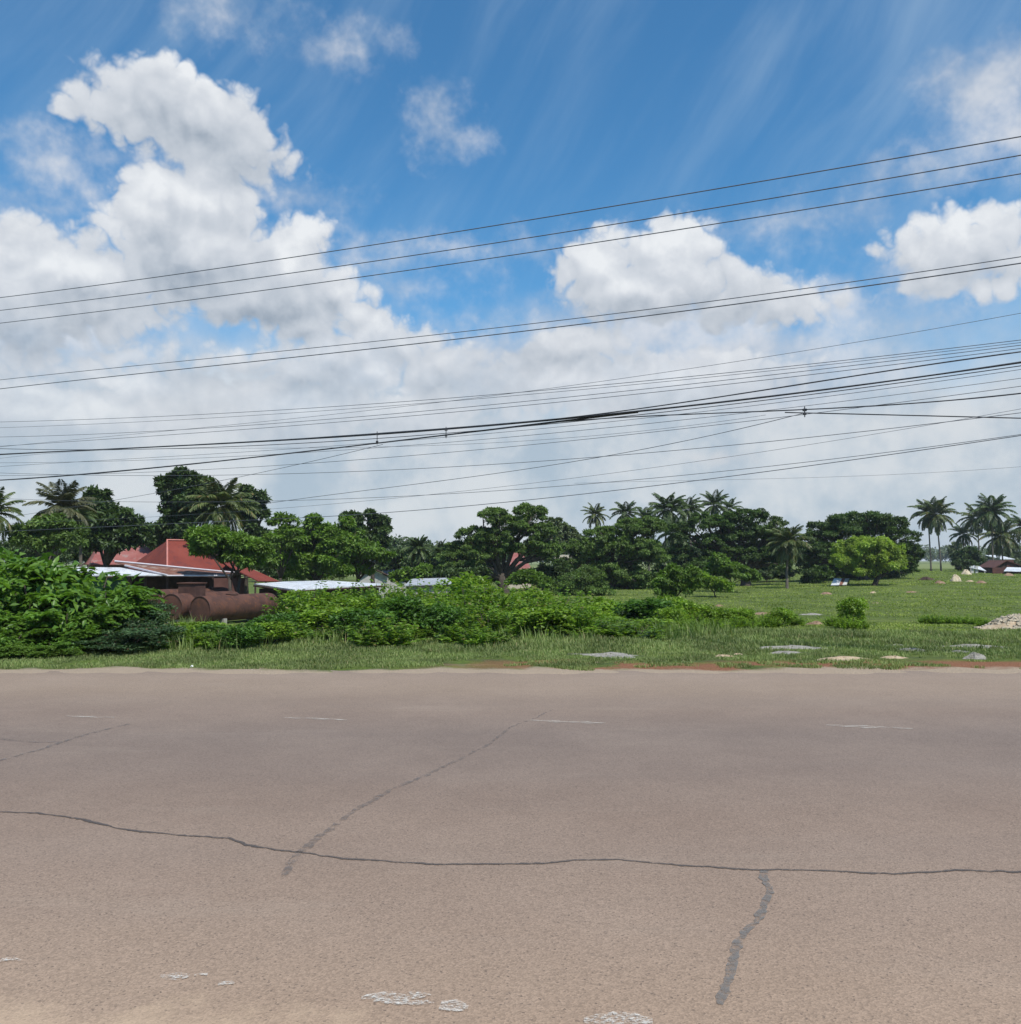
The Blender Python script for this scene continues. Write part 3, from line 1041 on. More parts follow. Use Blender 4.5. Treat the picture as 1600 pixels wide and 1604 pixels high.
def wall_box(root, corners, ztop, mat, t=0.12, name='wall'):
    """walls along a ring of ground corners"""
    mb = MB()
    n = len(corners)
    for i in range(n):
        a, b = np.array(corners[i], float), np.array(corners[(i + 1) % n], float)
        d = b - a
        L = np.linalg.norm(d)
        m = (a + b) / 2
        z0 = min(gz(*a), gz(*b)) - 0.2
        mb.box((m[0], m[1], (z0 + ztop) / 2), (L - (t if i % 2 else -t) * 1.01, t, ztop - z0), math.atan2(d[1], d[0]))
    return mb.build(name, mat, root)


def red_house():
    Y0 = 50.0
    C0 = np.array(at(262, 901, Y0))
    z = C0[2]
    CR = np.array(at(388, 901, 53.5)); CR[2] = z
    CL = np.array(at(186, 898, 55.0)); CL[2] = z
    CB = CR + CL - C0
    P1 = np.array(at(262, 847, 53.3))
    P2 = np.array(at(300, 847, 54.6)); P2[2] = P1[2]
    root = empty('red_roofed_house', ((C0[0] + CB[0]) / 2, (C0[1] + CB[1]) / 2, gz(C0[0], 53)), 'low house with a steep plain red hipped roof behind the rusty tanks', 'house')
    rf = MB()
    rf.slab([C0, CR, P2, P1], 0.05).slab([CL, C0, P1], 0.05).slab([CR, CB, P2], 0.05).slab([CB, CL, P1, P2], 0.05)
    r = rf.build('roof', red_sheet, root)
    cap = MB()
    up = np.array([0, 0, 0.05])
    for a, b in ((C0, P1), (P1, P2), (CR, P2)):
        cap.tube([a + up, b + up], 0.055, 6)
    c = cap.build('ridge_cap', rough_mat('ridge_red', (0.42, 0.16, 0.13), (0.48, 0.20, 0.17), 2.0), root)
    c.parent = r
    ins = lambda p, q, k: p + (q - p) * k
    ctr = (C0 + CB) / 2
    ring = [tuple(ins(p, ctr, 0.12)[:2]) for p in (C0, CR, CB, CL)]
    wall_box(root, ring, z + 0.05, brown_wall)
    # lower skirt of roof running out to the right
    a0, a1 = np.array(at(345, 880, 52.2)), np.array(at(366, 878, 54.6))
    b0, b1 = np.array(at(405, 910, 51.0)), np.array(at(438, 910.5, 53.5))
    MB().slab([a0, b0, b1, a1], 0.05).build('side_roof', red_sheet, root)
    posts(root, [(b0[0] - 0.2, b0[1] + 0.1), (b1[0] - 0.2, b1[1] - 0.1), ((b0[0] + b1[0]) / 2 - 0.2, (b0[1] + b1[1]) / 2)], b0[2] - 0.05)
    wp = np.array(at(352, 915, 51.6))
    MB().box((wp[0], wp[1] + 0.4, (gz(wp[0], 51) + z) / 2 - 0.1), (2.0, 0.1, z - gz(wp[0], 51) - 0.2), 0.5).build('wall', brown_wall, root)


def back_house():
    root = empty('pink_roofed_house', (*at(190, 880, 66)[:2], gz(-28, 66)), 'faded red hipped roof half hidden behind the leafy bush, left of the plain red roof', 'house')
    z = at(190, 884, 66)[2]
    p = lambda px, py, Y: np.array(at(px, py, Y))
    A, B, C, D = p(140, 884, 63), p(262, 884, 64), p(250, 884, 71), p(130, 884, 70)
    for q in (A, B, C, D):
        q[2] = z
    R1, R2 = p(158, 851, 66.5), p(224, 851, 67)
    R2[2] = R1[2]
    r = MB().slab([A, B, R2, R1], 0.06).slab([B, C, R2], 0.06).slab([C, D, R1, R2], 0.06).slab([D, A, R1], 0.06).build('roof', pink_sheet, root)
    cp = MB().tube([R1 + [0, 0, .08], R2 + [0, 0, .08]], 0.09, 6).build('ridge_cap', trim_mat, root)
    cp.parent = r
    k = (A + C) / 2
    wall_box(root, [tuple((q + (k - q) * 0.12)[:2]) for q in (A, B, C, D)], z + 0.05, brown_wall)


def lean_to():
    p = lambda px, py, Y: np.array(at(px, py, Y))
    root = empty('open_shed', (*at(270, 900, 45)[:2], gz(-17, 45)), 'long open shed with rusty brown and white sheet roof before the red house', 'shed')
    # brown sheets rising to the left, edged with pale trim
    a, b, c, d = p(180, 880.5, 46.5), p(368, 898.5, 45.5), p(366, 902.5, 43.2), p(262, 902.5, 43.0)
    MB().slab([a, b, c, d], 0.04).build('roof', rust_sheet, root)
    w = MB().slab([p(120, 888, 46), p(196, 889, 46.2), p(262, 901.0, 43.3), p(120, 901.5, 43.0)], 0.04)
    tag(w.build('roof', white_sheet, root), 'white sheet roof panels')
    tr = MB()
    tr.tube([a + [0, 0, .05], b + [0, 0, .05]], 0.05, 5)
    tr.tube([d + [0, 0, .04], p(196, 888, 45.8) + [0, 0, .07]], 0.05, 5)
    tr.tube([d + [0, 0, .02], c + [0, 0, .02]], 0.045, 5)
    tr.build('roof_edge', trim_mat, root)
    posts(root, [(at(q, 905, 43.6)[0], 43.6) for q in (205, 228, 262, 300, 330, 362)], d[2] - 0.06)
    x0, x1 = at(150, 905, 45.8)[0], at(205, 905, 45.8)[0]
    zt = d[2] - 0.1
    tag(MB().box(((x0 + x1) / 2, 45.4, (zt + gz(x0, 45)) / 2), (x1 - x0, 0.08, zt - gz(x0, 45))).build('wall', green_wall, root), 'dull green sheet wall')
    x0, x1 = at(206, 905, 46)[0], at(335, 905, 46)[0]
    MB().box(((x0 + x1) / 2, 46.0, (zt + gz(x0, 46)) / 2), (x1 - x0, 0.08, zt - gz(x0, 46))).build('wall', dark_wood, root)


def long_roof():
    p = lambda px, py, Y: np.array(at(px, py, Y))
    root = empty('white_roofed_shed', (*at(510, 915, 45)[:2], gz(-9, 45)), 'low shed with a long glaring white sheet roof above the thicket', 'shed')
    q = [p(398, 914.5, 45.5), p(462, 923.5, 41.5), p(606, 915.0, 46.5), p(512, 909.2, 51.5), p(445, 911, 50.0)]
    MB().slab(q, 0.05).build('roof', white_sheet, root)
    ed = MB()
    for a, b in ((q[0], q[1]), (q[1], q[2])):
        ed.tube([a - [0, 0, .10], b - [0, 0, .10]], 0.05, 6)
    ed.build('roof_beam', dark_wood, root)
    ctr = sum(q) / 5
    wall_box(root, [tuple((a + (ctr - a) * 0.12)[:2]) for a in (q[0], q[1], q[2], q[3])], q[1][2] - 0.08, dark_wood)


def gable_house():
    Y = 84.0
    p = lambda px, py, d=0: np.array(at(px, py, Y + d))
    root = empty('small_gabled_house', (*at(583, 905, Y)[:2], gz(-13, Y)), 'small pale walled house with brown gable and grey side roof, behind the white roof', 'house')
    A, B, K = p(559, 903), p(609, 902), p(582, 889.5)
    back = np.array([-0.9, 5.0, 0])
    zg = gz(-13, Y) - 0.2
    a, b = A + [0.25, 0.3, -0.08], B + [-0.2, 0.3, -0.08]
    k2 = K + [0, 0.3, -0.12]
    w = MB()
    w.add([(a[0], a[1], zg), (b[0], b[1], zg), b, k2, a, (a[0] + back[0], a[1] + 5, zg), (b[0] + back[0], b[1] + 5, zg), b + back, k2 + back, a + back],
          [(0, 1, 2, 3, 4), (9, 8, 7, 6, 5), (0, 4, 9, 5), (1, 6, 7, 2)])
    w.build('wall', pale_wall, root)
    tag(MB().slab([A, K, K + back, A + back], 0.07).build('roof', orange_tile, root), 'reddish brown roof slope')
    tag(MB().slab([K + [0.02, 0, 0], B, B + back, K + back], 0.07).build('roof', grey_sheet, root), 'dark roof slope')
    g = MB()
    g.tube([A, K], 0.08, 5).tube([K, B], 0.08, 5)
    g.build('barge_board', dark_wood, root)
    MB().box((*((a + b) / 2)[:2] - np.array([0, 0.06]), A[2] + 0.28), (0.10, 0.05, 0.7)).build('gable_post', dark_wood, root)
    # side wing with grey roof
    q = [p(592, 888, 6), p(637, 887, 6), p(637, 899.5, 1), p(606, 900, 1)]
    MB().slab(q, 0.06).build('side_roof', grey_sheet, root)
    wall_box(root, [tuple((v + (sum(q) / 4 - v) * 0.08)[:2]) for v in q], q[2][2] - 0.05, pale_wall)
    ch = at(632, 890, Y)
    MB().box((ch[0], ch[1] + 3, ch[2] + 0.1), (0.35, 0.35, 1.0)).build('chimney', concrete, root)


def grey_shed():
    p = lambda px, py, Y: np.array(at(px, py, Y))
    root = empty('grey_roofed_shed', (*at(680, 912, 62)[:2], gz(-5, 62)), 'low shed with pale grey sheet roof at the left foot of the big dark tree', 'shed')
    q = [p(634, 917, 60), p(722, 914, 60), p(700, 905, 66), p(645, 906.5, 66)]
    MB().slab(q, 0.06).build('roof', rough_mat('light_grey_sheet', (0.40, 0.42, 0.45), (0.50, 0.52, 0.55), 0.7, 0.55, wave=(6.0, 0.1)), root)
    wall_box(root, [tuple((v + (sum(q) / 4 - v) * 0.1)[:2]) for v in q], q[0][2] - 0.05, concrete)


def pink_house():
    Y = 78.0
    p = lambda px, py, d=0: np.array(at(px, py, Y + d))
    root = empty('pale_red_roofed_house', (*at(812, 900, Y)[:2], gz(1, Y)), 'house with a pale red roof glimpsed through the big spreading tree', 'house')
    A, B, R1, R2 = p(788, 892), p(834, 894), p(800, 866, 4), p(818, 866, 4)
    C, D = p(830, 893, 8), p(790, 892, 8)
    for q in (B, C, D):
        q[2] = A[2]
    R2[2] = R1[2]
    MB().slab([A, B, R2, R1], 0.06).slab([B, C, R2], 0.06).slab([C, D, R1, R2], 0.06).slab([D, A, R1], 0.06).build('roof', pink_sheet, root)
    k = (A + C) / 2
    wall_box(root, [tuple((q + (k - q) * 0.12)[:2]) for q in (A, B, C, D)], A[2] + 0.04, cream_wall)
    wc = p(818, 899)
    window(root, (wc[0], wc[1] + 0.42, wc[2] - 0.2), 0.7, 0.8, 0.0)


def pale_building():
    Y = 118.0
    root = empty('cream_building', (*at(890, 880, Y)[:2], gz(8, Y)), 'cream flat roofed building showing its top between the tree crowns', 'building')
    a, b = at(868, 846, Y), at(911, 846, Y)
    zt, zg = a[2], gz(8, Y)
    x0, x1 = a[0], b[0]
    MB().box(((x0 + x1) / 2, Y + 3, (zt + zg) / 2), (x1 - x0, 6, zt - zg)).build('wall', cream_wall, root)
    MB().box(((x0 + x1) / 2, Y + 3, zt + 0.10), (x1 - x0 + 0.6, 6.6, 0.2)).build('roof', pale_wall, root)
    for i in range(3):
        window(root, (x0 + 0.8 + i * 1.05, Y - 0.03, zt - 1.3), 0.7, 1.0, 0)


def field_shed():
    Y = 75.0
    p = lambda px, py, d=0: np.array(at(px, py, Y + d))
    root = empty('tin_shelter', (*at(1316, 917, Y)[:2], gz(30, Y)), 'tiny shelter with sloping white and rusty tin roof under the trees', 'shelter')
    a, b, c, d = p(1302, 916.5), p(1326.5, 916), p(1331, 906, 1.6), p(1307, 906, 1.6)
    e, f = a + (b - a) * 0.52, d + (c - d) * 0.52
    g_, h_ = a + (b - a) * 0.74, d + (c - d) * 0.74
    MB().slab([a, e, f, d], 0.04).build('roof', white_sheet, root)
    tag(MB().slab([e + [0.01, 0, 0], g_, h_, f + [0.01, 0, 0]], 0.04).build('roof', rust_sheet, root), 'rusty red strip of roof')
    MB().slab([g_ + [0.01, 0, 0], b, c, h_ + [0.01, 0, 0]], 0.04).build('roof', pale_wall, root)
    for q in (a, b, c, d):
        x, y = q[0] * 0.998, q[1]
        MB().box((x, y, (q[2] - 0.05 + gz(x, y)) / 2), (0.07, 0.07, q[2] - 0.05 - gz(x, y))).build('post', dark_wood, root)


def huts():
    Y = 112.0
    p = lambda px, py, d=0: np.array(at(px, py, Y + d))
    # dark gabled hut at the frame's edge
    root = empty('dark_timber_hut', (*at(1590, 900, Y)[:2], gz(63, Y)), 'dark timber hut with a shallow gable roof at the right edge under the palms', 'hut')
    A, K, B = p(1558, 889), p(1578, 877.5), p(1622, 893)
    back = np.array([1.0, 6.0, 0])
    zg = gz(63, Y)
    a, b, k2 = A + [.3, .3, -.1], B + [-.3, .3, -.1], K + [0, .3, -.15]
    MB().add([(a[0], a[1], zg), (b[0], b[1], zg), b, k2, a, (a[0] + 1, a[1] + 6, zg), (b[0] + 1, b[1] + 6, zg), b + back, k2 + back, a + back],
             [(0, 1, 2, 3, 4), (9, 8, 7, 6, 5), (0, 4, 9, 5), (1, 6, 7, 2)]).build('wall', dark_wood, root)
    MB().slab([A, K, K + back, A + back], 0.08).slab([K + [.02, 0, 0], B, B + back, K + back], 0.08).build('roof', brown_wall, root)
    dr = p(1585, 893)
    MB().box((dr[0], a[1] - 0.05, zg + 0.85), (0.9, 0.06, 1.7)).build('door', brown_wall, root)
    # white roofed lean-to beside it
    root = empty('white_roofed_lean_to', (*at(1596, 900, Y - 5)[:2], gz(61, Y - 5)), 'lean-to with a bright white roof in front of the dark timber hut', 'shed')
    q = [p(1573, 894.5, -6), p(1625, 896, -6), p(1625, 889, -3), p(1578, 888.5, -3)]
    MB().slab(q, 0.05).build('roof', white_sheet, root)
    for v in q:
        MB().box((v[0] * .999, v[1], (v[2] - .06 + gz(v[0], v[1])) / 2), (0.09, 0.09, v[2] - .06 - gz(v[0], v[1]))).build('post', dark_wood, root)
    wx = (q[0][0] + q[1][0]) / 2
    MB().box((wx, Y - 3.2, gz(wx, Y) + 0.4), (3.6, 0.08, 0.8)).build('wall', brown_wall, root)
    # small white roof on posts, further left
    root = empty('small_white_roofed_hut', (*at(1532, 900, Y)[:2], gz(58, Y)), 'small open hut with tilted white roof left of the dark timber hut', 'hut')
    q = [p(1519, 888.5), p(1546, 894.5), p(1536, 887.5, 3), p(1526, 886, 3)]
    MB().slab(q, 0.06).build('roof', white_sheet, root)
    for v in (p(1521, 890), p(1543, 895), p(1531, 892, 2.6)):
        MB().box((v[0], v[1], (v[2] + gz(v[0], v[1])) / 2), (0.1, 0.1, v[2] - gz(v[0], v[1]))).build('post', concrete, root)
    for i, q in enumerate((1523, 1530)):
        w = p(q, 897, 0.3)
        MB().box((w[0], w[1], gz(w[0], w[1]) + 0.45), (0.32, 0.3, 0.9)).build('pillar', pale_wall, root)
    # far white roof behind the palms
    root = empty('far_white_roofed_hut', (*at(1576, 880, 150)[:2], gz(83, 150)), 'white roof top peeking out behind the dark timber hut', 'hut')
    v = at(1577, 872, 150)
    zg = gz(v[0], 150)
    MB().box((v[0], 152, (zg + v[2] - 0.4) / 2), (1.9, 4, v[2] - 0.4 - zg)).build('wall', concrete, root)
    MB().slab([(v[0] - 1.2, 149.5, v[2] - .4), (v[0] + 1.2, 149.5, v[2] - .4), (v[0] + 1.2, 154.5, v[2] + .3), (v[0] - 1.2, 154.5, v[2] + .3)], 0.1).build('roof', white_sheet, root)


def tank(label, c0, Y0, c1, Y1, r, hole=False, box=False):
    A, B = np.array(at(*c0, Y0)), np.array(at(*c1, Y1))
    B[2] = A[2]
    zg = gz((A[0] + B[0]) / 2, (Y0 + Y1) / 2)
    root = empty('storage_tank', ((A[0] + B[0]) / 2, (A[1] + B[1]) / 2, zg), label, 'tank', 'rusty cylindrical tanks lying behind the thicket')
    ax = unit(B - A)
    L = np.linalg.norm(B - A)
    n = 40
    prof = [(-0.02, 0.0), (-0.02, 0.5), (-0.015, 0.9), (0, 1.0), (0.35, 1.0)]
    prof += [(L * 0.33, 1.0), (L * 0.33 + 0.03, 1.012), (L * 0.33 + 0.06, 1.0), (L * 0.66, 1.0), (L * 0.66 + 0.03, 1.012), (L * 0.66 + 0.06, 1.0), (L - 0.2, 1.0), (L - 0.07, 0.96), (L, 0.80), (L + 0.05, 0.5), (L + 0.07, 0.0)]
    s = unit(np.cross(ax, [0, 0, 1.0]))
    V = []
    for d, q in prof:
        for k in range(n):
            w = 2 * math.pi * k / n
            V.append(A + ax * d + (s * math.cos(w) + np.array([0, 0, 1]) * math.sin(w)) * r * max(q, 0.001))
    m = len(prof)
    F = [(i * n + k, i * n + (k + 1) % n, (i + 1) * n + (k + 1) % n, (i + 1) * n + k) for i in range(m - 1) for k in range(n)]
    mesh_np('shell', V, F, rust, root, True)
    # end plate rim
    rim = MB()
    pts = [A - ax * 0.02 + (s * math.cos(w) + np.array([0, 0, 1]) * math.sin(w)) * r * 0.985 for w in np.linspace(0, 2 * math.pi, 33)]
    rim.tube(pts, 0.022, 5, False)
    rim.build('rim', rust_dark, root)
    for t in (0.22, 0.78):
        p = A + ax * L * t
        MB().box((p[0], p[1], (zg + p[2] - r * 0.75) / 2), (r * 1.7, 0.18, max(0.05, p[2] - r * 0.75 - zg)), math.atan2(ax[1], ax[0]) + math.pi / 2).build('cradle', concrete, root)
    if hole:
        p = A + ax * L * 0.42
        q = [p + s * r * 0.02 + ax * 0.25 * math.cos(w) * 1.25 + s * 0.17 * math.sin(w) for w in np.linspace(0, 2 * math.pi, 17)[:-1]]
        top, bot = [], []
        for v in q:
            off = np.dot(v - p, s) + r * 0.0
            zz = math.sqrt(max(0, r * r - off * off))
            top.append(np.array([v[0], v[1], A[2] + zz + 0.035]))
            bot.append(np.array([v[0], v[1], A[2] + zz - 0.02]))
        mb = MB()
        mb.tube(top + [top[0]], 0.03, 5, False)
        hb = mb.build('manhole', rust_dark, root)
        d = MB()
        d.add(top, [tuple(range(16))])  # flat disc across the rim, its black stands in for the unlit inside
        o = d.build('dark_opening', black_hole, root)
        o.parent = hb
    if box:
        p = A + ax * L * 0.30 + np.array([0, 0, r])
        rz = math.atan2(s[1], s[0])
        bo = MB().box((p[0], p[1], p[2] + 0.12), (0.85, 0.75, 0.56), rz).build('hatch_box', rust_dark, root)
        ld = MB().box((p[0], p[1], p[2] + 0.43), (0.95, 0.85, 0.05), rz).build('lid', rust, root)
        ld.parent = bo
    return root


def heap(name, label, cat, px, py, w, hgt, mat, Y=None, group=None, stones=0, kind=None, depth=0.6, smat=None, pw=1.3, ragged=0.0):
    """irregular mound on the ground at the given photo pixel, w metres wide"""
    if Y is None:
        # march along the view ray until it meets the land
        d = ray(px, py)
        Y = 12.0
        while Y < 400 and CAM_H + d[2] / d[1] * Y > gz(d[0] / d[1] * Y, Y):
            Y += 0.05 + Y * 0.001
    x = (px - 800) / ray(px, py)[1] * Y
    n, m = 44, 10
    V, z0 = [], gz(x, Y)
    ph = RNG.uniform(0, 6, 6)
    for j in range(m + 1):
        t = j / m
        for k in range(n):
            a = 2 * math.pi * k / n
            e = 1 + 0.22 * math.sin(2 * a + ph[0]) + 0.13 * math.sin(3 * a + ph[1]) + 0.08 * math.sin(7 * a + ph[2])
            e *= 1 + ragged * (0.30 * math.sin(3 * a + ph[4]) + 0.22 * math.sin(5 * a + ph[5]) + 0.16 * math.sin(8 * a + ph[0] * 2))
            X = x + math.cos(a) * w / 2 * t * e
            Yy = Y + math.sin(a) * w / 2 * depth * t * e
            q = (1 - t * t) ** pw * (1 + 0.35 * math.sin(a * 3 + ph[3] + t * 6)) + RNG.normal(0, 0.05) * (0.1 < t < 0.95)
            V.append((X, Yy, gz(X, Yy) - 0.015 + hgt * q * (0.72 if stones else 1)))
    F = [(j * n + k, j * n + (k + 1) % n, (j + 1) * n + (k + 1) % n, (j + 1) * n + k) for j in range(m) for k in range(n)]
    if stones:
        C, R = [], []
        base = MB()
        for _ in range(stones):
            a, t = RNG.uniform(0, 2 * math.pi), RNG.random() ** 0.6 * 1.12
            X, Yy = x + math.cos(a) * w / 2 * t, Y + math.sin(a) * w / 2 * depth * t
            zz = gz(X, Yy) + hgt * max(0, 1 - t * t) ** 1.3
            r = hgt * RNG.uniform(0.06, 0.20)
            P = rand_dir(8) * r * np.array([1.2, 1.0, 0.7]) * RNG.uniform(0.7, 1.1, (8, 1))
            P = np.array([[sx * r, sy * r * .8, sz * r * .6] for sx in (-1, 1) for sy in (-1, 1) for sz in (-1, 1)]) * RNG.uniform(0.6, 1.1, (8, 3))
            w3 = RNG.uniform(0, 3)
            c, s = math.cos(w3), math.sin(w3)
            P = P @ np.array([[c, s, 0], [-s, c, 0], [0, 0, 1]]) @ np.array([[1, 0, 0], [0, math.cos(w3 * 2), math.sin(w3 * 2)], [0, -math.sin(w3 * 2), math.cos(w3 * 2)]])
            base.add(P + [X, Yy, zz + r * 0.2], [(0, 1, 3, 2), (4, 6, 7, 5), (0, 4, 5, 1), (2, 3, 7, 6), (0, 2, 6, 4), (1, 5, 7, 3)])
        root = empty(name, (x, Y, z0), label, cat, group)
        mesh_np('earth', V, F, mat, root, True)
        st = base.build('stones', smat or mat, root)
        st['kind'] = 'stuff'
        return root
    o = mesh_np(name, V, F, mat, None, True, origin=(x, Y, z0))
    return tag(o, label, cat, group, kind)


red_house()
back_house()
lean_to()
long_roof()
gable_house()
grey_shed()
pink_house()
pale_building()
field_shed()
huts()
tank('long rusty tank lying nearest the thicket, with an open manhole on top', (314, 955), 37.5, (424, 953), 41.6, 0.56, hole=True)
tank('rusty tank lying left of the nearest one, with a square hatch box on top', (269, 951), 38.2, (366, 951), 42.4, 0.56, box=True)
tank('rusty tank lying at the back of the row, only its top showing', (242, 944), 40.5, (352, 944), 44.8, 0.58)

pale_earth = rough_mat('pale_earth', (0.34, 0.26, 0.17), (0.46, 0.36, 0.25), 5.0, 0.95, (0.34, 0.24, 0.15), bump=0.02)
grey_gravel = rough_mat('grey_gravel', (0.20, 0.19, 0.165), (0.31, 0.29, 0.255), 9.0, 0.95, (0.13, 0.125, 0.09), bump=0.02)
red_earth = rough_mat('red_earth', (0.20, 0.125, 0.080), (0.28, 0.185, 0.125), 4.0, 0.95, (0.32, 0.24, 0.16), bump=0.02)
white_stone = rough_mat('pale_stone', (0.34, 0.29, 0.215), (0.47, 0.40, 0.30), 6.0, 0.9, (0.27, 0.22, 0.15))

heap('rubble_heap', 'knee-high heap of pale broken stones at the right edge of the grass', 'rubble heap', 1592, 984, 1.7, 0.30, pale_earth, stones=600, smat=white_stone, depth=0.8)
for q in PATCHES:
    heap('gravel_patch' if q[1] == 'gravel patch' else 'sand_patch', *q[:6], grey_gravel if q[1] == 'gravel patch' else pale_earth, depth=0.55, ragged=1.0)
for args in (
    ('reddish earth heap among the low shrubs of the field', 'earth heap', 1278, 979, 0.65, 0.18, red_earth),
    ('long low reddish earth ridge behind the low shrubs', 'earth heap', 1205, 962, 1.9, 0.13, red_earth),
    ('pale flat slab of earth right of the long reddish ridge', 'earth heap', 1272, 963, 1.1, 0.10, grey_gravel),
    ('small brown earth heap far out before the tin shelter', 'earth heap', 1295, 931, 1.1, 0.22, red_earth),
    ('little pinkish earth heap left in the field by the bushes', 'earth heap', 1127, 950, 0.5, 0.14, red_earth),
    ('small pale earth heap right of the tin shelter', 'earth heap', 1368, 929, 0.5, 0.16, pale_earth),
    ('low dark earth heap in the open field below the twin palms', 'earth heap', 1428, 928, 1.0, 0.12, red_earth),
    ('pale line of bare earth in the middle of the field', 'earth heap', 1374, 945, 0.9, 0.05, pale_earth),
    ('rounded tan earth heap before the twin palms', 'earth heap', 1472, 914, 1.0, 0.32, red_earth),
    ('tan earth heap below the palm group by the huts', 'earth heap', 1538, 914, 1.3, 0.32, red_earth),
    ('dark small earth heap at the foot of the twin palms', 'earth heap', 1452, 908, 1.4, 0.35, dark_wood),
    ('pale flat earth patch between the two tan heaps', 'earth heap', 1520, 911, 1.1, 0.16, pale_earth),
    ('reddish earth heap before the dark timber hut', 'earth heap', 1580, 902, 1.4, 0.4, red_earth),
):
    heap('earth_heap', args[0], args[1], args[2], args[3], args[4] * 0.9, args[5] * 0.62, args[6], pw=0.85)


straw = rough_mat('weathered_straw', (0.46, 0.38, 0.26), (0.58, 0.50, 0.36), 6.0, 0.95, (0.36, 0.28, 0.18), bump=0.03)
heap('straw_heap', 'upright tan straw heap between the earth heaps before the palms', 'straw heap', 1497, 911, 0.8, 0.50, straw, depth=1.0, pw=0.6)
heap('straw_heap', 'cream rounded straw heap beside the small open hut', 'straw heap', 1514, 900, 1.3, 0.45, straw, depth=0.9, pw=0.6)
# two scraps of litter by the road edge
scrap = rough_mat('white_plastic', (0.75, 0.75, 0.74), (0.82, 0.82, 0.80), 3.0, 0.5)
heap('plastic_scrap', 'crumpled white plastic scrap on the grass edge below the left bush', 'litter', 301, 1046, 0.085, 0.04, scrap, depth=0.8)
heap('plastic_scrap', 'flat white scrap lying on the sand edge of the road', 'litter', 395, 1049.5, 0.16, 0.012, scrap, depth=0.5)

# ================================================================ overhead lines
wire_mat = rough_mat('wire_sheath', (0.085, 0.095, 0.110), (0.110, 0.120, 0.140), 3.0, 0.6)
cable_mat = rough_mat('black_cable', (0.030, 0.033, 0.038), (0.045, 0.048, 0.055), 3.0, 0.55)


def on_line(px, py, off=0.0):
    """point seen at px,py in the upright plane of the pole line (26 m away at the left frame edge, 14 m at the right one)"""
    d = ray(px, py)
    a = np.array([(0 - 800) / FPX * 26.0, 26.0 + off])
    b = np.array([(1600 - 800) / FPX * 14.0, 14.0 + off])
    t = b - a
    # k*d = a + s*t
    k = (a[0] * t[1] - a[1] * t[0]) / (d[0] * t[1] - d[1] * t[0])
    return np.array([d[0] * k, d[1] * k, CAM_H + d[2] * k])


def wire(label, pts, r, off=0.0, mat=None, group='power and telephone lines overhead', cat='overhead wire', rough=0.0, taper=None, name='overhead_wire'):
    P = np.array([on_line(a, b, off) for a, b in pts])
    # smooth path: parabola-like interpolation along the line, carried on outside the frame
    s = np.linalg.norm(P[:, :2] - P[0, :2], axis=1)
    deg = min(3, len(P) - 1)
    S = np.linspace(s[0], s[-1], 48)
    cz = np.polyfit(s, P[:, 2], deg)
    Z = np.polyval(cz, S)
    if taper is None:
        e = S[1] - S[0]
        gl, gr = (Z[1] - Z[0]) / e, (Z[-1] - Z[-2]) / e
        sl = s[0] - np.linspace(14, 1, 10)
        sr = s[-1] + np.linspace(1, 14, 10)
        Z = np.concatenate([Z[0] + gl * (sl - s[0]), Z, Z[-1] + gr * (sr - s[-1])])
        S = np.concatenate([sl, S, sr])
    d = (P[-1, :2] - P[0, :2]) / s[-1]
    X = P[0, 0] + d[0] * S
    Y = P[0, 1] + d[1] * S
    path = np.stack([X, Y, Z], 1)
    R = np.full(len(S), r * (0.72 if mat else 0.58))
    if rough:
        R = R * (1 + rough * np.convolve(RNG.normal(0, 1, len(S) + 4), np.ones(5) / 5, mode='valid'))
        R = np.clip(R, r * 0.5, r * 2)
    o = MB().tube(path, R, 6).build(name, mat or wire_mat, None, True)
    return tag(o, label, cat, group)


wire('topmost of the three bare high wires', [(0, 466), (400, 412), (800, 348), (1200, 284), (1600, 213)], 0.017)
wire('middle of the three bare high wires', [(0, 486), (400, 436), (800, 375), (1200, 314), (1600, 242)], 0.017, 0.6)
wire('lowest of the three bare high wires', [(0, 506), (400, 457), (800, 398), (1200, 340), (1600, 271)], 0.017, 1.2)
wire('thinner upper wire of the close pair below the three high wires', [(0, 595), (400, 554), (800, 511), (1200, 460), (1600, 402)], 0.013)
wire('thicker lower wire of the close pair below the three high wires', [(0, 609), (400, 566), (800, 521), (1200, 470), (1600, 412)], 0.018, 0.3)
wire('faint single wire rising to the right well above the cable bundle', [(0, 700), (500, 650), (800, 618), (950, 599), (1200, 554), (1600, 492)], 0.007)
wire('uppermost of the four parallel wires above the black cables', [(0, 661), (400, 644), (800, 617), (1200, 576), (1600, 533)], 0.010)
wire('second of the four parallel wires above the black cables', [(0, 670), (400, 650), (800, 621.5), (1200, 580), (1600, 537)], 0.008)
wire('third of the four parallel wires above the black cables', [(0, 684.5), (400, 665), (800, 632), (1200, 587), (1600, 541)], 0.010)
wire('lowest of the four parallel wires above the black cables', [(0, 699), (400, 671), (800, 638), (1200, 594), (1600, 546)], 0.010)
bun = 'black telephone cables in the thick bundle'
wire('thickest black cable running along the middle of the bundle', [(0, 712), (400, 690), (590, 681), (800, 666), (1000, 644), (1200, 619), (1400, 594), (1600, 570)], 0.028, 0, cable_mat, bun, 'cable', 0.25, name='telephone_cable')
wire('black cable rising steeply from the lower left to join the thick bundle', [(0, 752), (200, 737), (400, 716), (590, 693), (700, 682), (800, 670), (1000, 645)], 0.024, 0.03, cable_mat, bun, 'cable', 0.2, taper=1, name='telephone_cable')
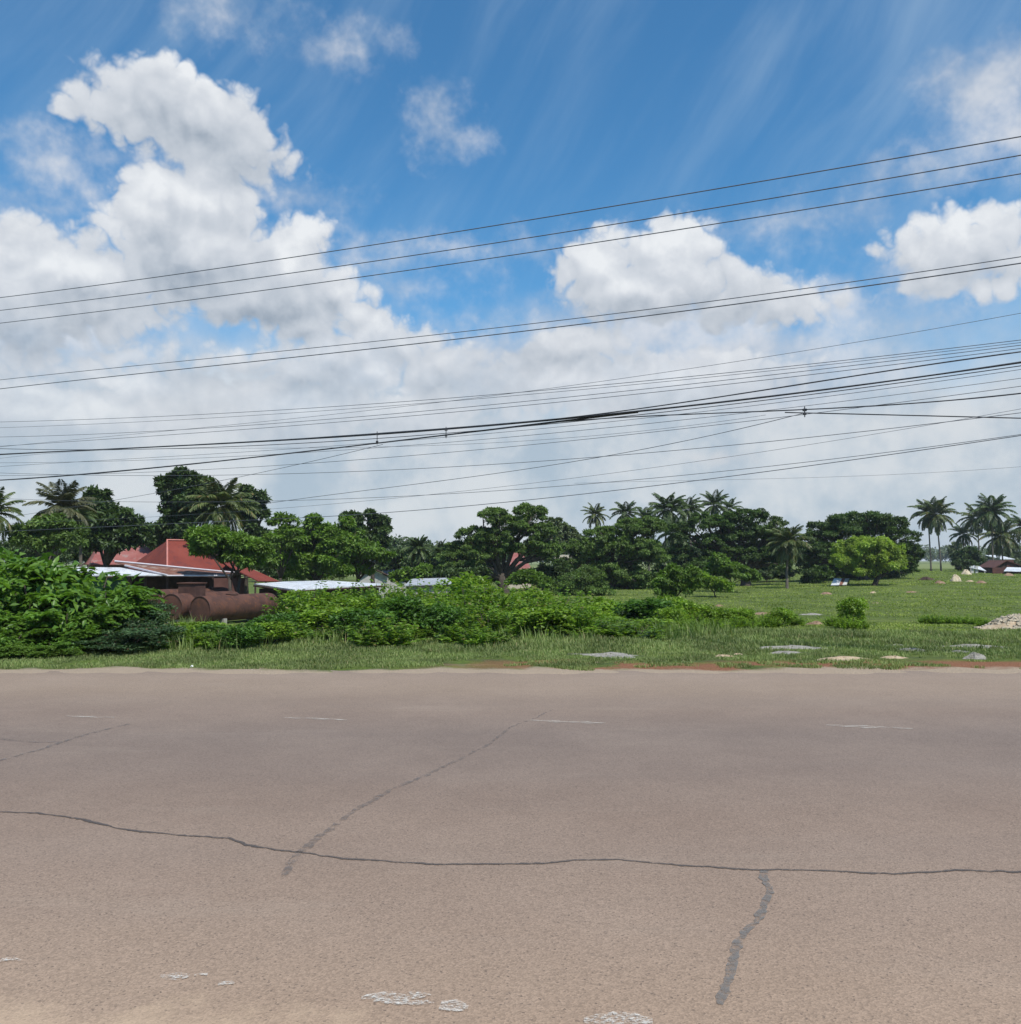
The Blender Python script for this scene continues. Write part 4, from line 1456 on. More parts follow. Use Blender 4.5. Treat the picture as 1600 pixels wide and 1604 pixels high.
wire('sagging black cable that leaves the thick bundle and dips to the right', [(780, 672), (900, 657), (1000, 653), (1200, 646), (1260, 642), (1400, 631), (1600, 617)], 0.015, 0.05, cable_mat, bun, 'cable', 0.2, taper=1, name='telephone_cable')
wire('cable fanning out above the bundle towards the upper right', [(800, 663), (1000, 640), (1200, 611), (1400, 579), (1600, 551)], 0.016, -0.1, cable_mat, bun, 'cable', 0.1, taper=1, name='telephone_cable')
wire('cable running just under the thickest one all the way', [(0, 703), (400, 695), (590, 690), (800, 672), (1200, 622), (1600, 575)], 0.011, -0.15, cable_mat, bun, 'cable', 0.1, name='telephone_cable')
wire('thin wire just below the bundle on the right', [(0, 731), (400, 705), (800, 681), (1200, 627), (1600, 581)], 0.008)
wire('thin wire second below the bundle on the right', [(0, 725), (400, 712), (800, 688), (1000, 665), (1200, 639), (1600, 594)], 0.008)
wire('wire passing just under the sagging cable clamp', [(0, 745), (400, 731), (800, 700), (1200, 656), (1600, 605)], 0.009)
wire('nearly level thin wire crossing the lower sky below the bundle', [(0, 741), (200, 744), (400, 744), (800, 726), (1200, 691), (1600, 647)], 0.010)
wire('slanting wire climbing from lower left to the cable joint', [(0, 812), (200, 780), (400, 742), (530, 713), (600, 696)], 0.009, 0.1, taper=1)
wire('slanting wire climbing through the middle to the right hand clamp', [(400, 791), (500, 778), (800, 737), (1000, 707), (1200, 660), (1260, 648)], 0.010, 0.1, taper=1)
wire('cable sloping gently down to the right from the clamp', [(1230, 646), (1400, 650), (1600, 655)], 0.014, 0.1, cable_mat, taper=1, cat='cable', name='telephone_cable')
wire('fine wire low over the trees, rising to the far right', [(0, 820), (400, 799), (800, 761), (1000, 737), (1200, 704), (1400, 677), (1600, 640)], 0.006)
wire('low level wire passing before the left treetops', [(0, 781), (200, 785), (400, 786), (650, 777), (800, 767), (1200, 730), (1600, 681)], 0.009)
wire('lowest heavy wire rising to the right over the palms', [(450, 812), (650, 800), (900, 775), (1000, 763), (1200, 740), (1400, 711), (1600, 682)], 0.012)
wire('faintest wire, almost level above the right hand palms', [(900, 757), (1060, 753), (1200, 750), (1600, 731)], 0.004, taper=1)
wire('fine wire between the level one and the thick cables on the left', [(0, 718), (400, 702), (800, 692), (1200, 650)], 0.006, taper=1)


def clamp(label, px, y0, y1):
    a, b = on_line(px, y0, -0.05), on_line(px, y1, -0.05)
    m = MB().tube([a + [0, 0, .06], b - [0, 0, .06]], 0.009, 6).box((a + [0, 0, 0.0]), (0.06, 0.05, 0.04)).box(b, (0.05, 0.05, 0.04))
    tag(m.build('cable_clamp', cable_mat), label, 'cable clamp', 'clamps tying the cables')


clamp('leftmost clamp tying two black cables together', 591, 680, 692)
clamp('middle clamp on the thick bundle', 699, 673, 682)
clamp('rightmost clamp where the sagging cable meets the slanting wire', 1261, 642, 648)

# ================================================================ trees
bark = rough_mat('bark', (0.045, 0.036, 0.028), (0.080, 0.065, 0.050), 6.0, 0.95, bump=0.02, bscale=12)
palm_bark = rough_mat('palm_bark', (0.09, 0.08, 0.063), (0.15, 0.13, 0.105), 5.0, 0.95, bump=0.02, bscale=9)
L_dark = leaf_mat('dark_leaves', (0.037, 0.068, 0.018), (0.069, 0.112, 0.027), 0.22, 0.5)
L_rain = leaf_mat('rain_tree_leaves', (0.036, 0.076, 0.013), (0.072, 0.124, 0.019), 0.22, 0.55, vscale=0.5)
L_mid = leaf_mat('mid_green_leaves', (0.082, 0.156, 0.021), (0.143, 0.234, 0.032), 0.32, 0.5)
L_feather = leaf_mat('feathery_leaves', (0.073, 0.129, 0.026), (0.129, 0.199, 0.043), 0.30, 0.55)
L_olive = leaf_mat('grey_green_leaves', (0.073, 0.106, 0.044), (0.126, 0.157, 0.068), 0.25, 0.5)
L_lime = leaf_mat('yellow_green_leaves', (0.187, 0.280, 0.037), (0.304, 0.405, 0.065), 0.40, 0.5, vscale=0.6)
L_bright = leaf_mat('bright_shrub_leaves', (0.114, 0.210, 0.022), (0.238, 0.355, 0.040), 0.38, 0.42, vscale=1.2)
L_big = leaf_mat('glossy_drooping_leaves', (0.069, 0.149, 0.021), (0.145, 0.258, 0.038), 0.36, 0.40, vscale=1.1)
L_weed = leaf_mat('weedy_leaves', (0.110, 0.205, 0.022), (0.200, 0.320, 0.045), 0.38, 0.5, (0.26, 0.24, 0.09), 0.8)
L_deep = leaf_mat('deep_shrub_leaves', (0.050, 0.120, 0.018), (0.100, 0.200, 0.030), 0.35, 0.5, vscale=0.8)
L_fine = leaf_mat('grey_shrub_leaves', (0.040, 0.085, 0.030), (0.070, 0.125, 0.045), 0.25, 0.5, (0.10, 0.07, 0.035))
L_palm = leaf_mat('palm_fronds', (0.061, 0.092, 0.026), (0.121, 0.149, 0.050), 0.22, 0.38, (0.20, 0.15, 0.06))
L_palm_dark = leaf_mat('dark_palm_fronds', (0.050, 0.088, 0.026), (0.094, 0.131, 0.042), 0.22, 0.42)
L_palm_dry = leaf_mat('dry_palm_fronds', (0.068, 0.076, 0.037), (0.118, 0.119, 0.059), 0.25, 0.5)

# ---- left background
palm('coconut palm cut by the left frame edge, fronds reaching in', -14, 46, 806, 44, L_palm, palm_bark, 0.5, 20)
palm('greyish coconut palm with drooping fronds behind the left bush', 96, 50, 800, 50, L_palm_dry, palm_bark, -0.6, 24)
palm('small dark palm beside the greyish drooping palm', 122, 54, 812, 34, L_palm_dark, palm_bark, 0.3, 18)
tree('scrub_tree', 'mixed green tree hiding the foot of the greyish palm', 'tree', 47, 78,
     [(66, 828, 22, 16), (95, 832, 24, 18), (40, 842, 26, 16), (120, 845, 22, 18), (85, 815, 14, 10), (75, 852, 30, 14)], L_feather, bark, 9500, 0.22, 0.10, 0.10, clump=0.36, flat=0.7)
tree('pointed_tree', 'dark tree with a pointed top left of the red roofs', 'tree', 60, 165,
     [(155, 790, 16, 24), (150, 815, 26, 24), (172, 822, 28, 28), (200, 822, 18, 22), (213, 842, 24, 22), (140, 848, 34, 22), (185, 850, 34, 20)], L_dark, bark, 15000, 0.34, 0.17, 0.22)
tree('tall_round_tree', 'tallest dark tree with bulging round crowns behind the red roof', 'tree', 66, 268,
     [(288, 757, 28, 19), (265, 770, 17, 20), (318, 764, 18, 18), (272, 795, 18, 18), (300, 785, 26, 22), (258, 832, 24, 20), (285, 825, 24, 24), (240, 848, 14, 12), (320, 800, 18, 22)],
     L_dark, bark, 17000, 0.36, 0.18, 0.30, clump=0.32)
palm('big coconut palm with pale drooping fronds in front of the tallest tree', 345, 54, 797, 52, L_palm, palm_bark, 0.6, 28, r0=0.2)
tree('sparse_tree', 'sparse dark tree with sky showing through, right of the big palm', 'tree', 72, 388,
     [(384, 773, 16, 11), (404, 780, 13, 9), (375, 790, 14, 10), (400, 797, 17, 9), (412, 806, 9, 7), (392, 822, 14, 10), (378, 812, 12, 10), (405, 838, 16, 10), (385, 850, 20, 12)],
     L_dark, bark, 7500, 0.34, 0.17, 0.20, clump=0.42, fill=0.1)
tree('umbrella_tree', 'spreading green tree with thin forked stems standing before the red roof', 'tree', 43, 362,
     [(312, 842, 26, 13), (345, 850, 34, 17), (380, 855, 32, 16), (320, 862, 26, 11), (405, 862, 20, 16), (335, 836, 20, 10), (395, 880, 22, 14), (365, 872, 20, 8)],
     L_mid, bark, 17000, 0.21, 0.10, 0.09, stems=2, clump=0.3)
tree('feathery_tree', 'airy feathery green tree with arching tips right of the spreading tree', 'tree', 56, 440,
     [(436, 815, 16, 9), (455, 812, 8, 5), (448, 838, 18, 16), (432, 850, 14, 16), (425, 880, 20, 20), (462, 850, 16, 14)], L_mid, bark, 7500, 0.26, 0.09, 0.10, clump=0.45, fill=0.1, droop=0.6)
tree('leafy_tree', 'bushy mid green tree behind the white shed roof', 'tree', 58, 500,
     [(485, 822, 18, 14), (510, 838, 20, 14), (480, 850, 28, 20), (520, 858, 24, 20), (460, 880, 34, 24), (510, 885, 38, 22)], L_mid, bark, 17000, 0.27, 0.13, 0.16, clump=0.3)
tree('leafy_tree', 'brighter bushy tree just left of the small gabled house', 'tree', 62, 562,
     [(540, 822, 14, 12), (548, 842, 22, 18), (575, 865, 30, 16), (545, 875, 30, 20), (600, 872, 18, 10), (560, 890, 24, 12)], L_mid, bark, 12000, 0.28, 0.13, 0.15, clump=0.3)
tree('open_crowned_tree', 'dark open crowned tree with separate leafy tufts above the gabled house', 'tree', 78, 585,
     [(552, 812, 16, 9), (578, 808, 10, 7), (591, 820, 16, 12), (600, 834, 12, 9), (575, 838, 12, 10), (590, 850, 18, 11), (562, 830, 10, 10)], L_dark, bark, 7500, 0.34, 0.17, 0.2, clump=0.45, fill=0.1)
tree('scrub_tree', 'low dark tree filling the dip beside the grey roof', 'tree', 86, 628, [(620, 873, 20, 10), (640, 880, 24, 12), (610, 885, 18, 10)], L_dark, bark, 4500, 0.38, 0.18, 0.14)
palm('short broad-leafed palm left of the big spreading tree', 655, 74, 862, 24, L_palm_dark, palm_bark, 0.2, 20, width=2.2)
palm('thin little palm at the left foot of the big spreading tree', 690, 78, 866, 20, L_palm_dark, palm_bark, 0.2, 16, width=1.6)
tree('scrub_tree', 'dark round tree between the little palms and the big spreading tree', 'tree', 80, 690, [(672, 890, 22, 16), (700, 880, 22, 20), (685, 900, 30, 16)], L_dark, bark, 7000, 0.34, 0.16, 0.16)

# ---- the three rain trees
tree('rain_tree', 'big spreading dark tree with a sloping left side, middle of the view', 'tree', 70, 790,
     [(775, 812, 26, 17), (828, 808, 30, 18), (800, 830, 44, 20), (748, 842, 34, 16), (850, 838, 24, 20), (722, 862, 30, 13), (760, 868, 46, 14), (700, 874, 18, 9),
      (830, 860, 34, 14), (740, 890, 40, 16), (860, 870, 18, 24), (705, 893, 20, 14), (780, 850, 30, 14)],
     L_feather, bark, 70000, 0.19, 0.085, 0.38, clump=0.2, flat=0.38, depth=1.0, fill=0.18)
tree('broad_tree', 'wide dark tree right of the sloping one, lower part of its crown shaded', 'tree', 74, 955,
     [(905, 862, 26, 14), (945, 842, 30, 18), (990, 830, 32, 18), (1022, 828, 22, 18), (985, 862, 44, 22), (930, 880, 36, 20), (1018, 872, 30, 28), (895, 892, 26, 18), (960, 900, 44, 22),
      (1005, 912, 32, 20), (925, 862, 30, 18), (965, 848, 34, 18), (940, 920, 30, 14)],
     L_feather, bark, 60000, 0.21, 0.10, 0.36, clump=0.24, flat=0.42, depth=0.9, fill=0.2)
tree('grey_tree', 'grey-green tree peeping over between the two broad crowns', 'tree', 96, 872, [(866, 824, 15, 13), (882, 836, 16, 14), (868, 848, 22, 14), (893, 850, 18, 18)], L_olive, bark, 6500, 0.36, 0.17, 0.22)
tree('arching_tree', 'dome of fine feathery foliage under the wide dark tree', 'tree', 60, 918,
     [(900, 915, 30, 20), (925, 908, 26, 20), (940, 925, 22, 18), (880, 930, 26, 16), (915, 932, 32, 14)], L_feather, bark, 13000, 0.17, 0.06, 0.10, clump=0.22)
tree('rain_tree', 'dome shaped dark tree with gaps of sky, behind the single field palm', 'tree', 82, 1168,
     [(1172, 812, 34, 15), (1140, 822, 34, 16), (1205, 828, 28, 18), (1105, 822, 30, 18), (1225, 850, 20, 22), (1165, 842, 46, 16), (1110, 850, 26, 14), (1135, 872, 40, 16), (1195, 868, 40, 18),
      (1070, 838, 24, 18), (1065, 870, 24, 18), (1100, 890, 40, 16), (1215, 885, 24, 14)],
     L_rain, bark, 64000, 0.22, 0.10, 0.45, clump=0.2, flat=0.4, depth=0.95, fill=0.15)
tree('rain_tree', 'broad umbrella shaped dark tree behind the yellow-green one', 'tree', 88, 1352,
     [(1350, 818, 52, 14), (1305, 830, 38, 18), (1395, 828, 36, 18), (1278, 852, 26, 22), (1418, 850, 26, 20), (1426, 872, 20, 18), (1262, 890, 12, 20), (1428, 890, 10, 14), (1350, 838, 56, 18), (1300, 866, 36, 16), (1400, 868, 34, 16), (1350, 870, 50, 18),
      (1268, 876, 18, 14), (1430, 876, 12, 14), (1285, 893, 26, 14)],
     L_rain, bark, 76000, 0.22, 0.10, 0.5, clump=0.2, flat=0.4, depth=0.95, fill=0.15)
tree('lime_green_tree', 'rounded yellow-green tree standing before the umbrella shaped dark one', 'tree', 76, 1362,
     [(1330, 862, 26, 14), (1362, 856, 30, 13), (1395, 864, 22, 14), (1345, 878, 34, 16), (1385, 882, 30, 16), (1318, 880, 18, 12), (1362, 893, 34, 13), (1408, 884, 12, 16), (1345, 850, 16, 8), (1380, 850, 14, 8)],
     L_lime, bark, 30000, 0.20, 0.085, 0.20, clump=0.24, flat=0.8, stems=2)

# ---- palms over and among them
for a in (
    ('coconut palm whose head shows first right of the sloping tree top', 933, 104, 808, 21, 0.3, 20),
    ('coconut palm rising behind the wide dark tree', 981, 108, 805, 24, -0.3, 22),
    ('low headed coconut palm between two taller ones behind the wide tree', 1012, 112, 814, 24, 0.4, 22),
    ('tall thick headed coconut palm at the left end of the dome shaped tree', 1046, 100, 800, 32, -0.4, 26),
    ('coconut palm leaning right, touching the thick headed palm', 1078, 106, 800, 26, 0.5, 24),
    ('highest coconut palm, standing clear above the dome shaped tree', 1120, 112, 792, 26, 0.3, 22),
    ('wispy coconut palm just right of the highest one', 1144, 118, 798, 20, 0.3, 16),
    ('low coconut palm left of the gap in the dome shaped tree', 1058, 92, 838, 30, 0.2, 22),
):
    palm(a[0], a[1], a[2], a[3], a[4], L_palm if a[4] % 2 else L_palm_dark, palm_bark, a[5], a[6], 'palms behind the spreading trees')
palm('coconut palm standing alone between the two dome shaped trees', 1236, 74, 852, 34, L_palm, palm_bark, -0.2, 26)
for i, a in enumerate((
    ('left of the twin slender palms in the open field', 1455, 138, 805, 27, 0.2, 20),
    ('right of the twin slender palms, slightly leaning trunk', 1468, 136, 808, 30, 0.45, 22),
    ('shortest palm at the left of the hut group', 1510, 150, 838, 22, 0.1, 20),
    ('slim palm with its head merging into the tallest hut palm', 1532, 146, 812, 27, 0.2, 22),
    ('tallest palm of the group by the huts, full round head', 1555, 132, 803, 32, -0.1, 28),
    ('low spreading palm right in front of the dark hut', 1570, 138, 842, 32, 0.1, 26),
    ('palm cut off by the right edge of the frame', 1606, 140, 826, 26, 0.2, 22),
)):
    palm(a[0], a[1], a[2], a[3], a[4], L_palm if i % 2 else L_palm_dark, palm_bark, a[5], a[6], 'palms around the huts')

# ---- far wood
V, F = crown([(*at(px, 874 - RNG.uniform(0, 5), 520 + RNG.uniform(-40, 40)), RNG.uniform(6, 14), 8, RNG.uniform(3, 5.5)) for px in np.arange(-200, 1850, 11)], 60000, 1.7, 0.95, 0.35)
tag(mesh_np('far_wood', V, F, L_olive), 'distant strip of woodland along the horizon', 'woodland', kind='stuff')
tree('round_bush', 'dark round bush left of the hut palms', 'bush', 128, 1512, [(1505, 876, 12, 12), (1520, 872, 14, 14), (1512, 886, 18, 10), (1532, 884, 10, 9)], L_dark, bark, 4500, 0.42, 0.2, 0.15)
tree('round_bush', 'small pale topped tree behind the dark round bush', 'tree', 170, 1498, [(1497, 858, 9, 8), (1494, 868, 10, 8)], L_olive, bark, 1500, 0.5, 0.22, 0.15)
tree('round_bush', 'hazy low bush behind the hut palms', 'bush', 165, 1555, [(1545, 880, 14, 12), (1560, 874, 14, 12), (1590, 868, 14, 14), (1585, 882, 16, 10)], L_olive, bark, 4500, 0.5, 0.22, 0.15)

V, F = crown([(*at(px, 872 - RNG.uniform(0, 6), 150 + RNG.uniform(-12, 12)), RNG.uniform(2.2, 4), 3, RNG.uniform(1.4, 2.4)) for px in np.arange(-250, 1290, 13)], 60000, 0.6, 0.3, 0.3)
o = mesh_np('woodland_belt', V, F, L_dark)
tag(o, 'dark belt of wood closing the view behind the houses and spreading trees', 'woodland', kind='stuff')
for lb, Y, bx, sp, mt in (
    ('dark bush under the left arm of the big sloping tree', 68, 725, [(705, 903, 22, 12), (730, 905, 24, 12), (752, 902, 18, 13)], L_dark),
    ('dark bush around the trunk of the big sloping tree', 72, 785, [(770, 902, 22, 16), (795, 906, 20, 12), (755, 895, 16, 12)], L_dark),
    ('dark bush right of the pale red roof', 72, 850, [(845, 900, 20, 16), (865, 905, 22, 16), (880, 895, 14, 16)], L_dark),
    ('green bush in front of the pale red roofed house', 60, 822, [(810, 908, 18, 10), (830, 906, 18, 11), (848, 912, 16, 10)], L_mid),
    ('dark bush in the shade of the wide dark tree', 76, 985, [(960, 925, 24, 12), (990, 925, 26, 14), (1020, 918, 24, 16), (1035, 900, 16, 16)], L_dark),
    ('dark bush at the left trunk of the dome shaped tree', 82, 1095, [(1080, 900, 26, 16), (1110, 905, 24, 13), (1065, 885, 18, 16)], L_dark),
    ('dark bush behind the lone field palm', 92, 1200, [(1180, 900, 26, 12), (1205, 898, 22, 13), (1228, 900, 18, 10)], L_dark),
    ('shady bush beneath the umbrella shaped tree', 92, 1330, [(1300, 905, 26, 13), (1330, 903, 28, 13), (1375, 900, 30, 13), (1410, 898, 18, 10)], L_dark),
    ('dark bush behind the red roofed house', 70, 300, [(235, 868, 24, 14), (200, 872, 20, 12), (425, 895, 24, 18), (400, 880, 24, 18), (450, 898, 26, 16)], L_dark),
    ('bush filling the ground behind the white roofed shed', 66, 505, [(470, 898, 28, 14), (505, 900, 26, 12), (535, 898, 24, 12)], L_mid),
    ('bush between gabled house and grey roofed shed', 70, 648, [(640, 903, 18, 12), (660, 898, 18, 14), (625, 905, 12, 8)], L_mid),
    ('dark bush left of the faded red roof', 68, 120, [(100, 865, 30, 20), (60, 870, 30, 20), (20, 870, 34, 22), (135, 872, 20, 16)], L_dark),
):
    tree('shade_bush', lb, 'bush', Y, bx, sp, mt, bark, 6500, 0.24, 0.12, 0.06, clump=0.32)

# ---- bushes where the thicket meets the field
for nm, lb, Y, bx, sp, mt, n, L in (
    ('field_shrub', 'dark green shrub at the corner where thicket meets field', 46, 1055, [(1050, 905, 24, 18), (1075, 918, 22, 20), (1040, 925, 24, 18), (1085, 905, 14, 14)], L_mid, 9500, 0.17),
    ('field_shrub', 'sunny light green shrub before the dome shaped tree', 58, 1120, [(1112, 915, 26, 11), (1095, 905, 14, 12), (1130, 920, 18, 9)], L_bright, 6500, 0.18),
    ('field_shrub', 'mid green bush under the left of the dome shaped tree', 66, 1145, [(1135, 893, 26, 14), (1160, 900, 24, 12), (1180, 905, 12, 10), (1125, 878, 14, 10)], L_mid, 8000, 0.2),
    ('field_shrub', 'dark bush right of the lone palm trunk', 84, 1270, [(1275, 905, 20, 14), (1290, 900, 18, 14), (1262, 912, 12, 8)], L_rain, 5000, 0.24),
):
    tree(nm, lb, 'shrub', Y, bx, sp, mt, bark, n, L, L * 0.5, 0.05, clump=0.32)

# ================================================================ the roadside thicket


def shrub_mesh(kind, seed):
    """unit shrub about 1 m high and wide; returns foliage arrays and stems"""
    global RNG
    keep = RNG
    RNG = np.random.default_rng(seed)
    if kind == 'bright':
        lobes = [(RNG.uniform(-.28, .28), RNG.uniform(-.25, .25), RNG.uniform(.35, .78), .26, .26, .22) for _ in range(7)] + [(0, 0, .3, .40, .38, .30)]
        V, F = crown(lobes, 3000, 0.085, 0.048, 0.36, 1.1, 16, 0.0, 0.12)
    elif kind == 'weed':
        # upright stalks with leaves along them, ragged top
        parts = []
        for _ in range(64):
            b = np.array([RNG.uniform(-.46, .46), RNG.uniform(-.42, .42), 0.0])
            hh = RNG.uniform(0.45, 1.12) * (1 - 0.4 * (b[0] ** 2 + b[1] ** 2) / .25)
            ln = np.array([b[0] * 0.5 + RNG.normal(0, .09), b[1] * 0.5 + RNG.normal(0, .09), 0])
            m = 30
            t = np.sort(RNG.uniform(0.12, 1.0, m))[:, None]
            P = b + ln * t ** 2 + np.array([0, 0, 1.0]) * hh * t
            a = RNG.uniform(0, 6.28, m)
            A = np.stack([np.cos(a), np.sin(a), RNG.uniform(-0.35, 0.9, m)], 1)
            N_ = np.stack([-0.3 * np.cos(a), -0.3 * np.sin(a), np.ones(m)], 1) + RNG.normal(0, .35, (m, 3))
            parts.append(leaves(P, A, N_, 0.120 * (1.2 - 0.6 * t[:, 0]) * RNG.uniform(0.7, 1.2, m), 0.062 * (1.2 - 0.5 * t[:, 0])))
            q = np.array([b])
            parts.append(leaves(q, np.array([ln + [0, 0, hh]]), np.array([[1.0, 0.2, 0]]), hh * 0.95, 0.012))
        V, F = join(parts)
    elif kind == 'fine':
        lobes = [(RNG.uniform(-.34, .34), RNG.uniform(-.3, .3), RNG.uniform(.35, .8), .24, .24, .10) for _ in range(9)] + [(0, 0, .3, .42, .40, .28)]
        V, F = crown(lobes, 3600, 0.060, 0.026, 0.36, 0.5, 14, 0.1, 0.15)
    else:
        # sprays of long drooping leaflets on arching stalks
        parts = []
        hubs = []
        for _ in range(8):
            w = RNG.uniform(0, 6.28)
            q = RNG.random() ** 0.5
            hx, hy = math.cos(w) * 0.5 * q, math.sin(w) * 0.44 * q
            hubs.append((hx, hy, (0.30 + 0.68 * RNG.random()) * math.sqrt(max(0.05, 1 - (hx / .56) ** 2 - (hy / .5) ** 2))))
        for i in range(88):
            c = np.array(hubs[i % 8]) + RNG.normal(0, 1, 3) * [0.070, 0.070, 0.040]
            c[2] = max(c[2], 0.06)
            az = math.atan2(c[1], c[0]) + RNG.normal(0, 0.8)
            d = np.array([math.cos(az), math.sin(az), 0.35])
            m = 11
            t = np.linspace(0.1, 1, m)[:, None]
            ln = RNG.uniform(0.14, 0.24)
            P = c + d * t * ln + np.array([0, 0, -1.0]) * (t ** 2) * ln * 0.55
            s = np.array([-math.sin(az), math.cos(az), 0])
            for sg in (-1, 1):
                A = s * sg * 0.8 + d * 0.6 + np.array([0, 0, -0.35]) + RNG.normal(size=(m, 3)) * 0.16
                parts.append(leaves(P, A, np.array([[0.1, 0, 1.0]]) + RNG.normal(size=(m, 3)) * 0.2, 0.105 * (1.15 - 0.5 * t[:, 0]), 0.040))
        lob = [(0, 0, .38, .46, .40, .36)]
        parts.append(crown(lob, 700, 0.11, 0.05, 0.5, 0.8, 14, 0.5, 0.6))
        V, F = join(parts)
    st = MB()
    for _ in range(5):
        a = RNG.uniform(0, 6.28)
        e = np.array([math.cos(a) * .3, math.sin(a) * .3, RNG.uniform(.5, .8)])
        st.tube([(0, 0, -0.1), e * .5 + rand_dir(1)[0] * .04, e], [0.016, 0.011, 0.005], 5)
    RNG = keep
    return V, F, st


PROTO = {}


def shrub(kind, seed, mat, x, y, w, hh, label, group, name):
    key = (kind, seed, mat.name)
    if key not in PROTO:
        V, F, st = shrub_mesh(kind, seed)
        me_f = mesh_np('foliage', V, F, mat)
        me_s = mesh_np('stems', st.v, st.f, bark, None, True)
        PROTO[key] = (me_f, me_s)
        fo, so = me_f, me_s
    else:
        fo, so = PROTO[key][0].copy(), PROTO[key][1].copy()
        COL.objects.link(fo)
        COL.objects.link(so)
    root = empty(name, (x, y, gz(x, y)), label, 'shrub', group, RNG.uniform(0, 6.28))
    root.scale = (w, w, hh)
    fo.parent = root
    so.parent = root
    return root


def top_z(px, py, y):
    return at(px, py, y)[2]


# top outline of the bright thicket, in photo pixels, by depth row
rows = [
    (16.4, [(262, 1006), (300, 1004), (345, 1000), (385, 994), (420, 988)], 0.8),
    (17.6, [(240, 992), (275, 986), (315, 984), (355, 986), (395, 980), (440, 962), (480, 972), (520, 968), (560, 962), (600, 966), (645, 960), (690, 958), (735, 962)], 1.1),
    (19.2, [(478, 950), (505, 945), (540, 950), (585, 948), (630, 935), (675, 938), (715, 932), (760, 938), (805, 940), (850, 946), (890, 950), (930, 955), (965, 962), (1000, 964), (1032, 962)], 1.25),
    (21.5, [(482, 928), (505, 932), (530, 935), (575, 932), (610, 922), (650, 915), (690, 918), (735, 918), (780, 920), (820, 930), (865, 936), (905, 942), (950, 948), (985, 950), (1020, 952)], 1.4),
    (24.5, [(488, 922), (515, 926), (555, 928), (600, 920), (640, 916), (690, 912), (740, 915), (790, 915), (840, 925), (885, 935), (930, 944), (975, 948), (1015, 952), (1060, 956), (1100, 962)], 1.6),
]
GT = 'leafy shrubs of the roadside thicket'
place = ['the low front row below the tanks', 'the thicket row along the verge', 'the middle row of the thicket', 'the tall row deep in the thicket', 'the rearmost row of the thicket']
ORD = ['leftmost', 'second', 'third', 'fourth', 'fifth', 'sixth', 'seventh', 'eighth', 'ninth', 'tenth', 'eleventh', 'twelfth', 'thirteenth', 'fourteenth', 'fifteenth', 'sixteenth']
for i, (Y, row, w) in enumerate(rows):
    for k, (px, py) in enumerate(row):
        y = Y + RNG.uniform(-0.7, 0.7)
        x = (px - 800 + RNG.uniform(-8, 8)) / FPX * y
        hh = top_z(px, py + RNG.uniform(-12, 12), y) - gz(x, y)
        lb = 'leafy shrub, %s in %s' % (ORD[k] if k == 0 else ORD[k] + ' from the left', place[i])
        q = RNG.random()
        kd, mt = (('weed', L_weed) if q < 0.50 else ('bright', L_bright) if q < 0.78 else ('weed', L_bright) if q < 0.9 else ('bright', L_deep))
        shrub(kd, RNG.integers(1, 6), mt, x, y, w * RNG.uniform(0.9, 1.2), max(0.35, hh * RNG.uniform(0.88, 1.16)), lb, GT, 'thicket_shrub')
# grey fine leaved shrubs among them
for (px, py, Y, w, lb) in ((545, 918, 26, 1.7, 'grey-green fine leaved shrub right under the long white roof'), (515, 924, 27, 1.4, 'smaller grey-green shrub left of the one under the white roof'),
                           (445, 962, 18.6, 0.9, 'brownish fine leaved shrub at the right end of the near tank'), (1000, 948, 22, 1.0, 'grey-green shrub near the right end of the thicket')):
    x = (px - 800) / FPX * Y
    shrub('fine', 3, L_fine, x, Y, w, top_z(px, py, Y) - gz(x, Y), lb, None, 'grey_shrub')
# the fine leaved dark shrub mass between the big bush and the tanks
for k, (px, py, Y, w) in enumerate(((205, 908, 18.4, 1.3), (185, 925, 17.6, 1.4), (165, 935, 16.9, 1.3), (212, 945, 16.9, 1.2), (232, 972, 16.2, 1.0), (205, 975, 15.8, 1.2), (262, 978, 17.4, 0.9), (300, 980, 18.5, 0.7), (188, 995, 15.5, 1.0))):
    x = (px - 800) / FPX * Y
    shrub('fine', RNG.integers(1, 4), L_fine, x, Y, w * 1.2, top_z(px, py, Y) - gz(x, Y), 'fine leaved dark shrub left of the tanks, %s from the left and back' % ('first', 'second', 'third', 'fourth', 'fifth', 'sixth', 'seventh', 'eighth', 'ninth')[k], 'fine leaved shrubs left of the tanks', 'fine_leaved_shrub')
# the big drooping bush at the left
big = [(-60, 850, 17.5, 2.4), (20, 826, 18.2, 2.6), (85, 850, 17.6, 2.2), (60, 868, 16.8, 1.8), (140, 872, 17.2, 2.0), (-20, 885, 16.4, 1.7), (175, 905, 16.9, 1.4), (110, 915, 16.2, 1.5),
       (30, 940, 15.9, 1.3), (-25, 950, 15.5, 1.2), (65, 962, 15.7, 0.9), (140, 965, 15.9, 1.0), (10, 985, 15.1, 0.9), (95, 1000, 15.1, 0.7), (-50, 985, 15.3, 1.1)]
BIG = ['cut-off', 'highest', 'bushiest', 'sunlit', 'rightmost', 'partly hidden', 'rightmost', 'central', 'bright-topped', 'cut-off', 'little middle', 'little right hand', 'foremost', 'smallest', 'outermost']
for k, (px, py, Y, w) in enumerate(big):
    x = (px - 800) / FPX * Y
    shrub('spray', RNG.integers(1, 5), L_big, x, Y, w, top_z(px, py, Y) - gz(x, Y), ('%s tall bush of drooping glossy leaves at the left edge' if py < 900 else '%s low bush of drooping glossy leaves at the left edge') % BIG[k],
          'drooping leafed bushes at the left edge', 'drooping_bush')
